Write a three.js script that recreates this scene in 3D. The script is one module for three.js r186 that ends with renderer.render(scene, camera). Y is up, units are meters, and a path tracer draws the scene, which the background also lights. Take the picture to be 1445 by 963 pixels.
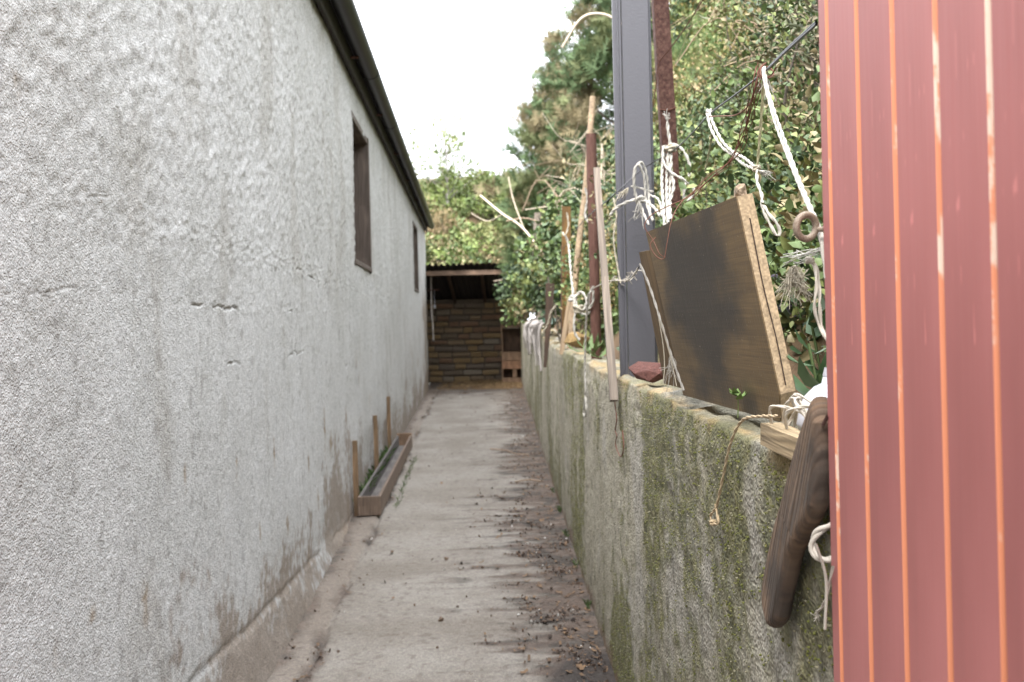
import * as THREE from 'three';
import { mergeGeometries } from 'three/addons/utils/BufferGeometryUtils.js';
import { ConvexGeometry } from 'three/addons/geometries/ConvexGeometry.js';

// ------------------------------------------------------------------ camera, sky, sun, exposure
const scene = new THREE.Scene();
const R = Math.PI / 180;
const camera = new THREE.PerspectiveCamera(44.88, 1445 / 963, 0.05, 400);
camera.position.set(0, 1.5, 0);
camera.rotation.order = 'YXZ';
camera.rotation.set(-1.4 * R, 0, -1.2 * R);
camera.focus = 1.6; camera.userData.fStop = 5.6;

const SW = 64, SH = 32, skyData = new Float32Array(SW * SH * 4);
for (let j = 0; j < SH; j++) for (let i = 0; i < SW; i++) {
  const el = ((j + 0.5) / SH - 0.5) * Math.PI, s = Math.max(0, Math.sin(el));
  const k = el < 0 ? 0.35 : 0.92 + 0.38 * s;            // an even overcast, a little brighter overhead
  skyData.set([k * 0.96, k * 0.992, k * 1.055, 1], (j * SW + i) * 4);
}
const sky = new THREE.DataTexture(skyData, SW, SH, THREE.RGBAFormat, THREE.FloatType);
sky.mapping = THREE.EquirectangularReflectionMapping; sky.magFilter = sky.minFilter = THREE.LinearFilter; sky.needsUpdate = true;
scene.background = sky; scene.environment = sky;

const sun = new THREE.DirectionalLight(new THREE.Color(1, 0.965, 0.92), 1.5);
sun.position.set(-8, 17, 4.5); sun.target.position.set(0, 0, -5); sun.name = 'sun';
sun.castShadow = true; sun.shadow.radius = 45; sun.shadow.mapSize.set(2048, 2048);
Object.assign(sun.shadow.camera, { left: -16, right: 16, top: 22, bottom: -22, near: 0.5, far: 60 });
scene.add(sun, sun.target);

const renderer = new THREE.WebGLRenderer({ antialias: true });
renderer.toneMapping = THREE.LinearToneMapping; renderer.toneMappingExposure = 4.85;
renderer.shadowMap.enabled = true;

// ------------------------------------------------------------------ helpers
function rng(seed) { let a = seed >>> 0; return () => { a = (a + 0x6D2B79F5) | 0; let t = Math.imul(a ^ (a >>> 15), 1 | a); t = (t + Math.imul(t ^ (t >>> 7), 61 | t)) ^ t; return ((t ^ (t >>> 14)) >>> 0) / 4294967296; }; }
const PT = new Uint8Array(512), PV = new Float32Array(256);
{ const r = rng(77), p = [...Array(256).keys()]; for (let i = 255; i > 0; i--) { const j = Math.floor(r() * (i + 1)); [p[i], p[j]] = [p[j], p[i]]; } for (let i = 0; i < 512; i++) PT[i] = p[i & 255]; for (let i = 0; i < 256; i++) PV[i] = r() * 2 - 1; }
const fade = (t) => t * t * (3 - 2 * t), mix = (a, b, t) => a + (b - a) * t, clamp = (x, a = 0, b = 1) => Math.min(b, Math.max(a, x));
const sstep = (a, b, x) => fade(clamp((x - a) / (b - a)));
function vn(x, y, per = 256) {           // value noise, -1..1, tiles every per cells
  const xi = Math.floor(x), yi = Math.floor(y), u = fade(x - xi), v = fade(y - yi);
  const w = (k) => ((k % per) + per) % per & 255, x0 = w(xi), x1 = w(xi + 1), y0 = w(yi), y1 = w(yi + 1);
  const g = (a, b) => PV[PT[PT[a] + b]];
  return mix(mix(g(x0, y0), g(x1, y0), u), mix(g(x0, y1), g(x1, y1), u), v);
}
function rv(x, y) { return vn(x * 0.8 - y * 0.6 + 5.2, x * 0.6 + y * 0.8 + 1.7); }
function fbm(x, y, o = 4, per = 256) {
  if (per === 256) { let s = 0, a = 0.5; for (let i = 0; i < o; i++) { s += a * vn(x, y); a *= 0.5; const t = (x * 0.8 - y * 0.6) * 2.03 + 17.3; y = (x * 0.6 + y * 0.8) * 2.03 + 9.1; x = t; } return s; }
  let s = 0, a = 0.5, f = 1; for (let i = 0; i < o; i++) { s += a * vn(x * f + i * 17, y * f + i * 31, per * f > 256 ? 256 : per * f); a *= 0.5; f *= 2; } return s; }
const C = (r, g, b) => new THREE.Color().setRGB(r, g, b);
function dataTex(n, fn, srgb, rep = 1) {
  const d = new Uint8Array(n * n * 4);
  for (let j = 0; j < n; j++) for (let i = 0; i < n; i++) { const c = fn(i / n, j / n); d.set([clamp(c[0]) * 255, clamp(c[1]) * 255, clamp(c[2]) * 255, 255], (j * n + i) * 4); }
  const t = new THREE.DataTexture(d, n, n); t.wrapS = t.wrapT = THREE.RepeatWrapping; t.magFilter = THREE.LinearFilter; t.minFilter = THREE.LinearMipmapLinearFilter; t.generateMipmaps = true;
  if (srgb) t.colorSpace = THREE.SRGBColorSpace; t.repeat.set(rep, rep); t.needsUpdate = true; return t;
}
const std = (c, rough = 0.85, o = {}) => new THREE.MeshStandardMaterial({ color: c, roughness: rough, side: THREE.DoubleSide, ...o });

const used = new Map();
function numbered(n) { const k = used.get(n) ?? 0; used.set(n, k + 1); return k ? n + '_' + String(k).padStart(3, '0') : n; }
function shade(o) { o.traverse((m) => { if (m.isMesh) { m.castShadow = true; m.receiveShadow = true; } }); return o; }
function tag(o, label, category, group, kind) { o.userData.label = label; o.userData.category = category; if (group) o.userData.group = group; if (kind) o.userData.kind = kind; return o; }
function thing(name, label, category, pos = [0, 0, 0], turn = 0, group) {
  const g = new THREE.Group(); g.name = numbered(name); g.position.set(...pos); g.rotation.y = turn; scene.add(g); return tag(g, label, category, group);
}
function part(parent, name, geo, mat, pos, rot) {
  const m = new THREE.Mesh(geo, mat); m.name = name; m.castShadow = m.receiveShadow = true;
  if (pos) m.position.set(...pos); if (rot) m.rotation.set(...rot); parent.add(m); return m;
}
function solo(name, label, category, geo, mat, pos, rot, group) { const m = part(scene, numbered(name), geo, mat, pos, rot); return tag(m, label, category, group); }
function structure(name, label, geo, mat) { const m = part(scene, numbered(name), geo, mat); m.userData.kind = 'structure'; m.userData.label = label; m.userData.category = name.replace(/_/g, ' '); return m; }
// a box with chamfered edges, uv in metres
function cbox(w, h, d, c = 0.004, jit = 0, r = null) {
  const pts = [], x = w / 2, y = h / 2, z = d / 2; c = Math.min(c, x * 0.45, y * 0.45, z * 0.45);
  for (const a of [-1, 1]) for (const b of [-1, 1]) for (const e of [-1, 1]) {
    const j = () => (r ? (r() - 0.5) * jit : 0), jx = j(), jy = j(), jz = j();
    pts.push(new THREE.Vector3(a * x + jx, b * (y - c) + jy, e * (z - c) + jz), new THREE.Vector3(a * (x - c) + jx, b * y + jy, e * (z - c) + jz), new THREE.Vector3(a * (x - c) + jx, b * (y - c) + jy, e * z + jz));
  }
  return boxUV(new ConvexGeometry(pts));
}
function boxUV(g) {
  const p = g.attributes.position, n = g.attributes.normal, uv = new Float32Array(p.count * 2);
  for (let i = 0; i < p.count; i++) {
    const ax = Math.abs(n.getX(i)), ay = Math.abs(n.getY(i)), az = Math.abs(n.getZ(i));
    if (ax >= ay && ax >= az) { uv[2 * i] = p.getZ(i); uv[2 * i + 1] = p.getY(i); } else if (ay >= az) { uv[2 * i] = p.getX(i); uv[2 * i + 1] = p.getZ(i); } else { uv[2 * i] = p.getX(i); uv[2 * i + 1] = p.getY(i); }
  }
  g.setAttribute('uv', new THREE.BufferAttribute(uv, 2)); return g;
}
const V = (a) => new THREE.Vector3(...a);
function tube(pts, r, seg = 0, rad = 6) { const c = new THREE.CatmullRomCurve3(pts.map((p) => (p.isVector3 ? p : V(p)))); return new THREE.TubeGeometry(c, seg || pts.length * 6, r, rad, false); }
// a bar between two points with a rectangular, slightly irregular section
function bar(a, b, w, d, seed = 1, taper = 1, rough = 0.08) {
  const A = V(a), B = V(b), r = rng(seed), dir = B.clone().sub(A), L = dir.length(), q = new THREE.Quaternion().setFromUnitVectors(new THREE.Vector3(0, 1, 0), dir.clone().normalize());
  const n = 8, pos = [], idx = [], uv = [], o = [r() * 6, r() * 6];
  for (let i = 0; i <= n; i++) {
    const t = i / n, k = mix(1, taper, t), ring = [[-w, -d], [w, -d], [w, d], [-w, d]];
    ring.forEach(([x, z]) => { const v = new THREE.Vector3(x / 2 * k * (1 + (r() - 0.5) * rough), (t * L), z / 2 * k * (1 + (r() - 0.5) * rough)); v.x += Math.sin(t * 3 + o[0]) * w * rough; v.z += Math.sin(t * 3.7 + o[1]) * w * rough; v.applyQuaternion(q).add(A); pos.push(v); });
  }
  const tri = (i, j, k, uvs) => { [i, j, k].forEach((m, e) => { idx.push(pos[m].x, pos[m].y, pos[m].z); uv.push(...uvs[e]); }); };
  for (let i = 0; i < n; i++) for (let s = 0; s < 4; s++) {
    const a0 = i * 4 + s, a1 = i * 4 + (s + 1) % 4, b0 = a0 + 4, b1 = a1 + 4, u0 = s * 0.05, u1 = u0 + w, v0 = i / n * L, v1 = (i + 1) / n * L;
    tri(a0, b0, b1, [[u0, v0], [u0, v1], [u1, v1]]); tri(a0, b1, a1, [[u0, v0], [u1, v1], [u1, v0]]);
  }
  const e = n * 4; tri(0, 1, 2, [[0, 0], [w, 0], [w, d]]); tri(0, 2, 3, [[0, 0], [w, d], [0, d]]); tri(e, e + 2, e + 1, [[0, 0], [w, d], [w, 0]]); tri(e, e + 3, e + 2, [[0, 0], [0, d], [w, d]]);
  const g = new THREE.BufferGeometry(); g.setAttribute('position', new THREE.Float32BufferAttribute(idx, 3)); g.setAttribute('uv', new THREE.Float32BufferAttribute(uv, 2)); g.computeVertexNormals(); return g;
}
// grid surface: fn(i, j) -> {p:[x,y,z], c:[r,g,b], uv:[u,v]}; skip(i,j) leaves a cell out
function grid(nu, nv, fn, skip, flip) {
  const P = new Float32Array(nu * nv * 3), K = new Float32Array(nu * nv * 3), U = new Float32Array(nu * nv * 2), I = [];
  for (let j = 0; j < nv; j++) for (let i = 0; i < nu; i++) { const k = j * nu + i, o = fn(i, j); P.set(o.p, k * 3); K.set(o.c, k * 3); U.set(o.uv, k * 2); }
  for (let j = 0; j < nv - 1; j++) for (let i = 0; i < nu - 1; i++) { if (skip && skip(i, j)) continue; const a = j * nu + i, b = a + 1, c = a + nu, d = c + 1; if (flip) I.push(a, b, d, a, d, c); else I.push(a, d, b, a, c, d); }
  const g = new THREE.BufferGeometry(); g.setAttribute('position', new THREE.BufferAttribute(P, 3)); g.setAttribute('color', new THREE.BufferAttribute(K, 3)); g.setAttribute('uv', new THREE.BufferAttribute(U, 2)); g.setIndex(I); g.computeVertexNormals(); return g;
}
function steps(list) { const out = []; for (let k = 0; k < list.length - 1; k++) { const [a, s] = list[k], b = list[k + 1][0], n = Math.max(1, Math.round(Math.abs(b - a) / s)); for (let i = 0; i < n; i++) out.push(a + (b - a) * i / n); } out.push(list[list.length - 1][0]); return out; }
function segDist(px, py, a, b) { const dx = b[0] - a[0], dy = b[1] - a[1], t = clamp(((px - a[0]) * dx + (py - a[1]) * dy) / (dx * dx + dy * dy)); return Math.hypot(px - a[0] - t * dx, py - a[1] - t * dy); }
const lerp3 = (a, b, t) => [mix(a[0], b[0], t), mix(a[1], b[1], t), mix(a[2], b[2], t)];

// ------------------------------------------------------------------ materials
const grainTex = dataTex(512, (u, v) => { const k = 0.86 + 0.1 * fbm(u * 64, v * 64, 3, 64) + 0.12 * vn(u * 256, v * 256, 256); return [k, k * 0.995, k * 0.985]; }, true, 1 / 0.7);
const grainBump = dataTex(512, (u, v) => { const k = 0.5 + 0.35 * fbm(u * 48, v * 48, 4, 48) + 0.22 * vn(u * 170, v * 170, 170); return [k, k, k]; }, false, 1 / 0.9);
const fineBump = dataTex(512, (u, v) => { const k = 0.5 + 0.3 * vn(u * 128, v * 128, 128) + 0.25 * vn(u * 256, v * 256, 256); return [k, k, k]; }, false, 1 / 0.8);
const castBump = grainBump.clone(); castBump.repeat.set(1 / 0.5, 1 / 0.5); castBump.needsUpdate = true;
const woodTex = dataTex(512, (u, v) => { const g = vn(u * 90 + 2 * vn(u * 8, v * 3, 8), v * 3, 256) * 0.5 + vn(u * 200, v * 6, 200) * 0.3, k = 0.78 + 0.22 * g + 0.1 * vn(u * 6, v * 4, 4); return [k, k * 0.98, k * 0.95]; }, true, 1 / 0.5);
const woodBump = dataTex(512, (u, v) => { const k = 0.5 + 0.35 * vn(u * 110 + 2 * vn(u * 8, v * 3, 8), v * 3, 256) + 0.2 * vn(u * 220, v * 8, 256); return [k, k, k]; }, false, 1 / 0.5);
const rustTex = dataTex(256, (u, v) => { const k = fbm(u * 24, v * 24, 4, 24), t = vn(u * 90, v * 90, 90); return [0.74 + 0.3 * k + 0.12 * t, 0.72 + 0.42 * k + 0.12 * t, 0.7 + 0.45 * k + 0.15 * t]; }, true, 1 / 0.25);
const driftTex = dataTex(512, (u, v) => { const g = vn(u * 190 + 5 * vn(u * 8, v * 6, 2), v * 9, 256), n = fbm(u * 8, v * 4, 4, 4), k = clamp(0.45 + 0.3 * g + 1.1 * n + 0.12 * vn(u * 100, v * 100, 100)); return lerp3([0.28, 0.24, 0.21], [0.5, 0.405, 0.32], k); }, true, 1 / 0.5);
const wood = (r, g, b, rough = 0.85) => std(C(r, g, b), rough, { map: woodTex, bumpMap: woodBump, bumpScale: 0.0015 });
const M = {
  render: std(C(1, 1, 1), 0.95, { vertexColors: true, map: grainTex, bumpMap: castBump, bumpScale: 0.0042 }),
  mossy: std(C(1, 1, 1), 0.97, { vertexColors: true, map: grainTex, bumpMap: fineBump, bumpScale: 0.005 }),
  concrete: std(C(1, 1, 1), 0.85, { vertexColors: true, map: grainTex, bumpMap: fineBump, bumpScale: 0.0025 }),
  soil: std(C(1, 1, 1), 1, { vertexColors: true, map: grainTex }),
  gutter: std(C(0.012, 0.0115, 0.013), 0.42),
  fascia: std(C(0.05, 0.045, 0.04), 0.85, { map: woodTex }),
  slate: std(C(0.06, 0.062, 0.07), 0.7),
  reveal: wood(0.17, 0.135, 0.115), dark: std(C(0.03, 0.028, 0.026), 0.9),
  troughWood: wood(0.27, 0.2, 0.155), troughGrey: wood(0.2, 0.185, 0.18), stake: wood(0.33, 0.22, 0.13),
  greyWood: wood(0.34, 0.29, 0.25), paleStick: wood(0.5, 0.38, 0.26), ochreWood: wood(0.22, 0.12, 0.035), darkWood: wood(0.11, 0.07, 0.05),
  nest: wood(0.38, 0.25, 0.165), beam: wood(0.34, 0.235, 0.175),
  steel: std(C(0.072, 0.07, 0.08), 0.5, { bumpMap: fineBump, bumpScale: 0.0004 }),
  rust: std(C(0.16, 0.07, 0.05), 0.85, { map: rustTex, bumpMap: fineBump, bumpScale: 0.001 }),
  rope: std(C(0.4, 0.38, 0.34), 0.95), cream: std(C(0.38, 0.34, 0.265), 0.95), tan: std(C(0.42, 0.32, 0.2), 0.95), khaki: std(C(0.4, 0.38, 0.24), 0.95), greyCord: std(C(0.45, 0.41, 0.35), 0.95),
  wire: std(C(0.09, 0.09, 0.095), 0.5, { metalness: 0.5 }), rustWire: std(C(0.13, 0.05, 0.03), 0.8),
  galv: std(C(0.46, 0.37, 0.29), 0.6, { metalness: 0.1, map: rustTex }),
  chip: std(C(0.52, 0.39, 0.25), 0.95, { map: grainTex, bumpMap: fineBump, bumpScale: 0.0008 }),
  white: std(C(0.55, 0.55, 0.6), 0.35), lilac: std(C(0.3, 0.26, 0.36), 0.8, { map: grainTex }),
  mortar: std(C(0.2, 0.16, 0.12), 0.95, { map: grainTex, bumpMap: grainBump, bumpScale: 0.01 }),
  bark: std(C(0.2, 0.165, 0.13), 0.95, { bumpMap: grainBump, bumpScale: 0.01 }), greyBark: std(C(0.34, 0.31, 0.29), 0.95), twig: std(C(0.36, 0.26, 0.18), 0.95), paleTwig: std(C(0.52, 0.43, 0.33), 0.95),
};

// the lines of the two walls, seen from above
const XL = (z) => -0.925 + 0.0511 * z, XR = (z) => 0.437 + 0.0115 * z;
const TOPR = (z) => 1.295 + 0.19 * sstep(-7, -13, z) + 0.012 * vn(z * 2.1, 3.3) + 0.006 * vn(z * 9, 7);

// ------------------------------------------------------------------ ground, path, hillside
structure('ground', 'bare earth ground spreading around the buildings', new THREE.PlaneGeometry(300, 300).rotateX(-Math.PI / 2).translate(0, -0.06, -40), std(C(0.12, 0.1, 0.06), 1));
function dirtAt(x, z) {
  const dR = XR(z) - x, dL = x - XL(z), wet = 1.0 - dR * 1.55;
  const streak = 0.55 * vn(x * 3.2, z * 15) + 0.4 * vn(x * 9, z * 34) + 0.6 * fbm(x * 2.2 + 9, z * 1.7, 3);
  let d = sstep(0.12, 0.78, wet * 1.12 + streak * 0.78);
  d = Math.max(d, 0.75 * sstep(0.3, 0.6, streak * 0.85 + 0.05) * sstep(1.2, 0.5, dR));
  d = Math.max(d, 0.9 * sstep(0.06, 0.0, Math.abs(dL - 0.19 - 0.035 * vn(z * 3, 1) - 0.02 * vn(z * 11, 4)) - 0.012 * vn(z * 14, 8)) * sstep(-0.5, 0.2, vn(z * 2.4, 5)));
  d = Math.max(d, 0.7 * sstep(0.1, 0.02, dL + 0.04 * vn(z * 6, 2)));
  d = Math.max(d, sstep(-15.8, -18.3, z + 0.9 * vn(x * 4, z * 3)) * 0.85);
  return clamp(d);
}
{
  const zs = steps([[2, 0.08], [-2, 0.012], [-8, 0.026], [-20.7]]), nu = 150;
  structure('path', 'pale worn concrete path with brown mud along one side', grid(nu, zs.length, (i, j) => {
    const z = zs[j], a = XL(z) - 0.06, b = XR(z) + 0.05, x = mix(a, b, i / (nu - 1)), dL = x - XL(z), d = dirtAt(x, z);
    const jd = Math.abs(dL - 0.19 - 0.035 * vn(z * 3, 1) - 0.012 * vn(z * 15, 6)), strip = sstep(0.2, 0.17, dL);
    let y = 0.005 * fbm(x * 5, z * 5, 3) + 0.0028 * vn(x * 6, z * 45) + 0.007 * d * (0.5 + vn(x * 22, z * 30)) - 0.016 * sstep(0.018, 0.003, jd) + strip * (0.006 + 0.007 * fbm(x * 14, z * 14, 3));
    y -= 0.012 * sstep(0.012, 0.002, Math.abs(z + 5.75 + 0.03 * vn(x * 9, 2))) * sstep(0.42, 0.3, XR(z) - x);
    const t = fbm(x * 3 + 4, z * 3, 4), s = vn(x * 30, z * 60), pit = sstep(0.55, 0.8, vn(x * 38, z * 52 + 9));
    let c = lerp3([0.345, 0.312, 0.272], [0.255, 0.219, 0.182], clamp(0.45 + t * 1.2 + s * 0.14));
    c = lerp3(c, [0.28, 0.22, 0.175], strip * 0.45); c = lerp3(c, [0.16, 0.12, 0.1], pit * 0.5);
    c = lerp3(c, lerp3([0.125, 0.085, 0.065], [0.045, 0.033, 0.026], sstep(-0.1, 0.28, fbm(x * 7, z * 13, 3))), d * (0.85 + 0.1 * s));
    const w = sstep(0.2, 0.6, sstep(0.42, 0.08, Math.hypot((x - 0.36) * 1.1, (z + 3.3) * 0.7)) + 0.35 * fbm(x * 8, z * 8, 3));
    c = lerp3(c, [0.045, 0.035, 0.03], w * 0.85);
    return { p: [x, y, z], c, uv: [x, z] };
  }), M.concrete);
}
const hillH = (x, z) => {
  const tx = Math.max(0, x - 0.6), tz = Math.max(0, -21.2 - z);
  const a = TOPR(Math.max(z, -20)) - 0.09 + 1.25 * Math.min(tx, 2.6) + 0.45 * Math.max(0, tx - 2.6), b = x < 0.6 ? 1.7 + 0.75 * Math.min(tz, 4.5) + 0.2 * Math.max(0, tz - 4.5) : 0;
  return Math.max(a * (x >= 0.6 ? 1 : 0), b, x >= 0.6 ? 1.7 * sstep(-19, -21.2, z) + 0.75 * Math.min(tz, 4.5) : 0) + 0.1 * fbm(x * 1.5, z * 1.5, 3) * sstep(0, 0.5, Math.max(tx, tz));
};
{
  const xs = steps([[-16, 0.6], [0.6, 0.12], [4, 0.5], [24]]), zs = steps([[4, 0.25], [-21.2, 0.3], [-27, 1], [-60]]);
  const i0 = xs.findIndex((v) => v >= 0.599), j0 = zs.findIndex((v) => v <= -21.199);
  structure('hillside', 'steep earth bank rising behind the mossy wall', grid(xs.length, zs.length, (i, j) => {
    const x = xs[i], z = zs[j], n = fbm(x * 2, z * 2, 4), g = sstep(-0.15, 0.25, n);
    return { p: [x, hillH(x, z), z], c: lerp3([0.2, 0.13, 0.075], [0.075, 0.085, 0.03], g), uv: [x, z] };
  }, (i, j) => i < i0 && j < j0), M.soil);
}

// ------------------------------------------------------------------ barn on the left (local frame runs along its wall)
const barn = thing('barn', 'long grey roughcast barn with slit windows and black gutter', 'building', [XL(0), 0, 0], 0.0511);
const WINS = [[-6.88, -7.92, 2.03, 3.22], [-14.4, -15.35, 2.1, 3.22]];
{
  const cracks = [[[-1.4, 1.592], [-1.62, 1.588], [-1.86, 1.6], [-2.05, 1.6]], [[-2.85, 1.59], [-2.98, 1.578], [-3.3, 1.575], [-3.55, 1.572], [-3.77, 1.576]], [[-4.0, 1.574], [-4.42, 1.57]], [[-3.24, 1.36], [-3.45, 1.349], [-3.68, 1.352]], [[-3.95, 1.345], [-4.66, 1.341]], [[-4.5, 1.8], [-4.9, 1.79], [-5.2, 1.772], [-5.6, 1.77]], [[-2.0, 1.83], [-2.2, 1.848], [-2.42, 1.85]], [[-5.9, 1.2], [-6.3, 1.195]], [[-8.6, 1.72], [-9.4, 1.69]]];
  const stains = [[-1.58, 1.2, 0.03, 0.025], [-2.33, 0.72, 0.022, 0.06], [-5.27, 0.83, 0.03, 0.13], [-5.5, 0.7, 0.05, 0.08], [-4.7, 0.72, 0.02, 0.06], [-3.3, 0.95, 0.015, 0.05], [-2.7, 1.02, 0.012, 0.05], [-3.9, 0.9, 0.014, 0.06], [-1.75, 2.02, 0.012, 0.016], [-4.1, 0.5, 0.03, 0.05], [-3.6, 0.6, 0.018, 0.04], [-6.2, 0.8, 0.03, 0.08], [-5.0, 0.45, 0.03, 0.06], [-2.0, 0.8, 0.015, 0.02]];
  const zs = steps([[3, 0.08], [-1.1, 0.014], [-6.88, 0.026], [-7.92, 0.032], [-14.4, 0.032], [-15.35, 0.035], [-18.4]]);
  const ys = steps([[0, 0.014], [1.325, 0.0045], [1.375, 0.014], [1.55, 0.0045], [1.615, 0.014], [1.755, 0.0045], [1.87, 0.014], [2.03, 0.014], [2.1, 0.014], [3.22, 0.016], [3.6]]);
  const inWin = (z, y) => WINS.some(([a, b, c, d]) => z <= a + 1e-6 && z >= b - 1e-6 && y >= c - 1e-6 && y <= d + 1e-6);
  const inner = (i, j) => { const z = (zs[i] + zs[i + 1]) / 2, y = (ys[j] + ys[j + 1]) / 2; return inWin(z, y); };
  const wallGeo = grid(zs.length, ys.length, (i, j) => {
    const z = zs[i], y = ys[j], up = sstep(1.3, 2.2, y + 0.35 * fbm(z, y, 2));
    const rough = mix(0.28, 1, up) * mix(1, 0.75, sstep(-3, -9, z));
    let x = 0.02 * fbm(z * 0.7, y * 0.7, 3) - 0.012 + 0.0045 * rough * fbm(z * 11, y * 12, 2) + mix(0.006, 0.0085, up) * rough * Math.max(-0.1, fbm(z * 33, y * 37, 2)) + 0.004 * rough * rv(z * 58, y * 60) + 0.004 * (1 - up * 0.6) * fbm(z * 14, y * 3, 3) + 0.009 * fbm(z * 3, y * 1.7, 3);
    x -= 0.02 * sstep(0.6, 0.3, y) * sstep(-6.2, -6.6, z) * sstep(-10.4, -10, z);
    let cr = 0;
    for (const c of cracks) for (let k = 0; k < c.length - 1; k++) { const w = 0.0005 + mix(0.0045, 0.0015, sstep(-2.9, -2.3, z)) * Math.max(0, vn(z * 9, y * 4 + 3)); const d = segDist(z, y + 0.016 * vn(z * 14, 3) + 0.008 * vn(z * 40, 6), c[k], c[k + 1]); if (d < 0.05) { cr = Math.max(cr, sstep(w + 0.0035, w * 0.4, d) * sstep(-0.25, 0.35, vn(z * 7, 11))); } }
    x -= mix(0.008, 0.003, sstep(-2.9, -2.3, z)) * cr;
    const pl = z > -6.35 ? sstep(0.016, 0.004, Math.abs(y - 0.012 - Math.max(0.012, 0.243 + 0.09 * (z + 3.55)) - 0.012 * vn(z * 3, 9) - 0.006 * vn(z * 13, 2))) * sstep(-0.4, 0.15, vn(z * 2.7, 31)) : 0;
    x -= 0.009 * pl; { const ph = Math.max(0, 0.25 + 0.09 * (z + 3.55)); x += sstep(0, 0.05, ph) * ((0.003 + 0.012 * fbm(z * 5, y * 6, 3)) * sstep(ph + 0.02, ph - 0.05, y) + 0.04 * Math.pow(clamp(1 - y / (ph + 0.05)), 1.4)); } cr = Math.max(cr, pl);
    const tone = fbm(z * 1.1 + 3, y * 1.3, 4), mot = fbm(z * 7, y * 6, 3), sp = vn(z * 33, y * 31 + 5);
    let c = lerp3([0.7, 0.702, 0.705], [0.57, 0.57, 0.56], clamp(0.42 + tone * 0.9 + mot * 0.45));
    c = lerp3(c, [0.62, 0.62, 0.62], sstep(0.15, 0.5, fbm(z * 9, y * 1.6 + 8, 3)) * (1 - up) * 0.6);
    c = lerp3(c, [0.22, 0.2, 0.175], sstep(0.5, 0.85, sp) * 0.35 + cr * 0.5);
    c = lerp3(c, [0.3, 0.26, 0.2], sstep(0.18, 0.5, fbm(z * 4 + 20, y * 1.6, 4)) * 0.25);
    c = lerp3(c, [0.36, 0.25, 0.14], sstep(0.5, 0.72, vn(z * 11 + 4, y * 5)) * sstep(0.2, 0.5, vn(z * 1.3, y * 1.6 + 40)) * sstep(1.4, 0.9, y) * 0.6);
    for (const [a, b, sw, sh] of stains) { const q = Math.hypot((z - a) / sw * 0.8, (y - b) / sh * 0.8) + 0.5 * vn(z * 50, y * 50); if (q < 1) c = lerp3(c, [0.3, 0.2, 0.095], 0.9 * (1 - q)); }
    const splash = sstep(0.1, 0.6, 0.78 - y * 1.35 + 0.95 * fbm(z * 3, y * 3, 5) + 0.3 * rv(z * 40, y * 36));
    c = lerp3(c, [0.3, 0.235, 0.18], splash * 0.82);
    c = lerp3(c, [0.33, 0.25, 0.18], sstep(0.2, 0.5, fbm(z * 1.6, y * 1.2 + 12, 3) + sstep(-15.8, -17.6, z) * 0.6 - 0.15) * sstep(-15.2, -16.6, z) * sstep(2.3, 1.7, y) * 0.7);
    return { p: [x, y, z], c, uv: [z, y] };
  }, inner, false);
  part(barn, 'roughcast_wall', wallGeo, M.render);
  part(barn, 'wall_core', mergeGeometries([new THREE.BoxGeometry(5.6, 3.5, 0.3).translate(-2.86, 1.75, -18.2), new THREE.BoxGeometry(5.6, 3.5, 0.3).translate(-2.86, 1.75, 2.9), new THREE.BoxGeometry(0.3, 3.5, 21.4).translate(-5.7, 1.75, -7.7)]), std(C(0.42, 0.41, 0.4), 0.95));
  for (const [a, b, c, d] of WINS) {
    const zc = (a + b) / 2, w = a - b, win = new THREE.Group(); win.name = 'window'; win.position.set(0, 0, zc); barn.add(win);
    part(win, 'jamb', cbox(0.36, d - c + 0.1, 0.05, 0.006), M.reveal, [-0.178, (c + d) / 2, -w / 2 - 0.012]);
    part(win, 'jamb', cbox(0.36, d - c + 0.1, 0.05, 0.006), M.reveal, [-0.188, (c + d) / 2, w / 2 + 0.012]);
    part(win, 'lintel', cbox(0.36, 0.06, w + 0.1, 0.006), M.reveal, [-0.186, d + 0.016, 0]);
    part(win, 'sill', cbox(0.37, 0.05, w + 0.1, 0.008), M.reveal, [-0.182, c - 0.014, 0]);
    for (let k = 0; k < 6; k++) part(win, 'shutter_board', cbox(0.02, d - c, w / 6 - 0.006, 0.003), M.darkWood, [-0.3, (c + d) / 2, -w / 2 + (k + 0.5) * w / 6]);
  }
  // eaves: fascia board, soffit slates, half-round gutter
  part(barn, 'fascia', cbox(0.03, 0.2, 21.4, 0.004), M.fascia, [0.03, 3.6, -7.72]);
  const gp = [], gr = 0.075, gx = 0.125, gy = 3.66;
  for (let k = 0; k <= 16; k++) { const a = Math.PI + Math.PI * k / 16; gp.push([gx + gr * Math.cos(a), gy + gr * Math.sin(a)]); }
  for (let k = 16; k >= 0; k--) { const a = Math.PI + Math.PI * k / 16; gp.push([gx + (gr - 0.006) * Math.cos(a), gy + 0.002 + (gr - 0.006) * Math.sin(a)]); }
  const gs = new THREE.Shape(gp.map((q) => new THREE.Vector2(...q)));
  const gut = part(barn, 'gutter', new THREE.ExtrudeGeometry(gs, { depth: 21.5, bevelEnabled: false }).translate(0, 0, -18.52), M.gutter);
  for (const z of [-3.4, -7.1, -8.9, -12.2, -15.6]) part(gut, 'gutter_joint', new THREE.TorusGeometry(gr, 0.0055, 6, 20, Math.PI).rotateZ(Math.PI), M.gutter, [gx, gy, z]);
  for (const z of [-2.5, -4.6, -6.5, -8.3, -10.2, -12.1, -14, -16, -18]) part(barn, 'gutter_bracket', cbox(0.09, 0.015, 0.025, 0.003), M.rust, [0.06, 3.58, z]);
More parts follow.
